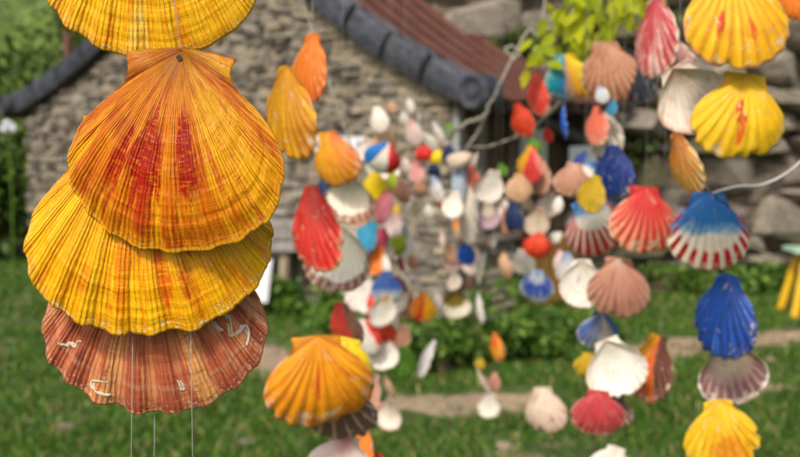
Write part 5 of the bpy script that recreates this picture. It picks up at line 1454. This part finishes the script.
# twisted rope at upper left, white cord at the right, driftwood
a0 = at(143, -430, 1.8); tp = anchor(a0.x, a0.y)
gl = []
p0, p1 = tp, at(352, 150, 1.8)
for ph0 in (0, math.pi):
    P_ = []
    for i in range(160):
        f_ = i / 159; p = p0.lerp(p1, f_); a = f_ * 70 + ph0
        P_.append(p + Vector((math.cos(a) * .002, math.sin(a) * .002, 0)))
    gl.append(tube_geo(P_, .0009, 5))
tag(part('twisted_rope', merge(gl), M['rope'], None, True), 'thin twisted pale rope slanting down right of the ochre shell', 'rope')
c_ = [at(x, y, d) for x, y, d in ((709, 195, 1.41), (722, 190, 1.37), (740, 186, 1.36), (760, 185, 1.36), (780, 177, 1.38), (800, 162, 1.4), (830, 130, 1.45), (850, 60, 1.5))]
c_.append(anchor(c_[-1].x + .02, c_[-1].y))
tag(part('sagging_rope', tube_geo(smooth_path(c_, 6), .0015, 7), M['cord'], None, True), 'white cord sagging from the banded shell to the right edge', 'cord')
dw = tag(empty('driftwood_branch', at(480, 118, 2.9)), 'bleached driftwood branch hung from a rope before the cottage eave', 'branch')
def pxpath(l, d): return [at(x, y, d) for x, y in l]
def branch(name, l, d, r0, r1, mat, n=8):
    P_ = smooth_path(pxpath(l, d), 6)
    part(name, tube_geo(P_, [max(.001, r0 + (r1 - r0) * i / (len(P_) - 1) + .0012 * math.sin(i * 1.7)) for i in range(len(P_))], n), M[mat], dw, True)
top_ = at(545, 0, 2.9); an = anchor(top_.x + .03, top_.y)
P_ = smooth_path([an, top_] + pxpath([(528, 30), (513, 57), (500, 84)], 2.9), 6)
part('rope', tube_geo(P_, .0032, 7), M['rope'], dw, True)
branch('branch', [(500, 82), (495, 96), (488, 106), (486, 114), (476, 120), (468, 122), (460, 128), (452, 131), (446, 141)], 2.9, .0035, .0068, 'bark_pale')
branch('twig', [(489, 108), (478, 132), (466, 150), (474, 156)], 2.92, .006, .002, 'bark_pale', 6)
branch('twig', [(466, 146), (485, 147), (505, 141), (522, 134)], 2.9, .003, .002, 'bark_pale', 6)
branch('twig', [(447, 136), (436, 120), (428, 112)], 2.9, .006, .002, 'bark_pale', 6)
branch('knot', [(513, 57), (505, 50), (512, 46), (520, 52), (513, 60)], 2.9, .003, .003, 'rope', 6)
tw = tag(empty('driftwood_twig', at(560, 95, 2.5)), 'straight pale twig slanting behind the teal and yellow shell', 'twig')
an = at(608, 50, 2.5); e2 = anchor(an.x, an.y)
dw = tw
branch('stick', [(608, 50), (580, 82), (550, 112), (528, 133)], 2.5, .006, .0045, 'bark_pale', 7)
part('hanger', tube_geo([e2, an], .0008, 5), M['line'], tw)

# lime leaves on a hanging sprig: each leaf its own part
rs = random.Random(12)
def leaf_mesh(seed):
    r2 = random.Random(seed)
    V, Fc = [], []
    n = 7
    for i in range(n + 1):
        t_ = i / n
        w = .3 * math.sin(math.pi * t_ ** .72) * (1 - .15 * t_) * (1 + .12 * ((i % 2) * 2 - 1) * (0 < i < n)) + (.004 if i in (0, n) else 0)
        bend = -.22 * t_ * t_
        for s_, up_ in ((-1, .1), (0, 0), (1, .1)):
            V.append((s_ * w, bend * -1 * 0 + .02 * r2.uniform(-1, 1) - up_ * abs(s_) * w * 2, -t_ + 0))
    for i in range(n):
        for s_ in (0, 1):
            a = i * 3 + s_
            Fc.append((a, a + 1, a + 4, a + 3))
    return mesh_from('leaf', V, Fc, smooth=True, mats=[M['leaf_lime']])
LM = [leaf_mesh(k) for k in range(4)]
LD = 2.35
stems_ = [[(690, -60), (640, -20), (600, 8), (565, 30), (548, 58)], [(640, -20), (600, -5), (570, 5), (545, 12)], [(600, 8), (595, 30), (585, 50)], [(660, -30), (640, 0), (625, 20)]]
for si, stp in enumerate(stems_):
    P_ = smooth_path([at(x, y, LD + .03 * si) for x, y in stp], 6)
    if si == 0: P_ = [anchor(P_[0].x + .1, P_[0].y)] + P_
    part('sprig_stem', tube_geo(P_, list(np.linspace(.005, .002, len(P_))), 6), M['bark'], tree, True)
inv = world_of(tree).inverted()
for k in range(120):
    stp = stems_[k % 4 if k % 3 else 0]
    P_ = smooth_path([at(x, y, LD) for x, y in stp], 6)
    p = P_[rs.randrange(3, len(P_))] + Vector((rs.uniform(-.045, .045), rs.uniform(-.07, .07), rs.uniform(-.03, .03)))
    sc_ = rs.uniform(.032, .055)
    M4 = Matrix.Translation(p) @ Matrix.Rotation(rs.uniform(-.9, .9), 4, 'Y') @ Matrix.Rotation(rs.uniform(-1.1, 1.1), 4, 'Z') @ Matrix.Rotation(rs.uniform(-.9, .3), 4, 'X') @ Matrix.Scale(sc_, 4)
    o = link('leaf', LM[k % 4], tree)
    o.matrix_basis = inv @ M4
part('twigs', merge(twigs), M['bark'], tree, True)
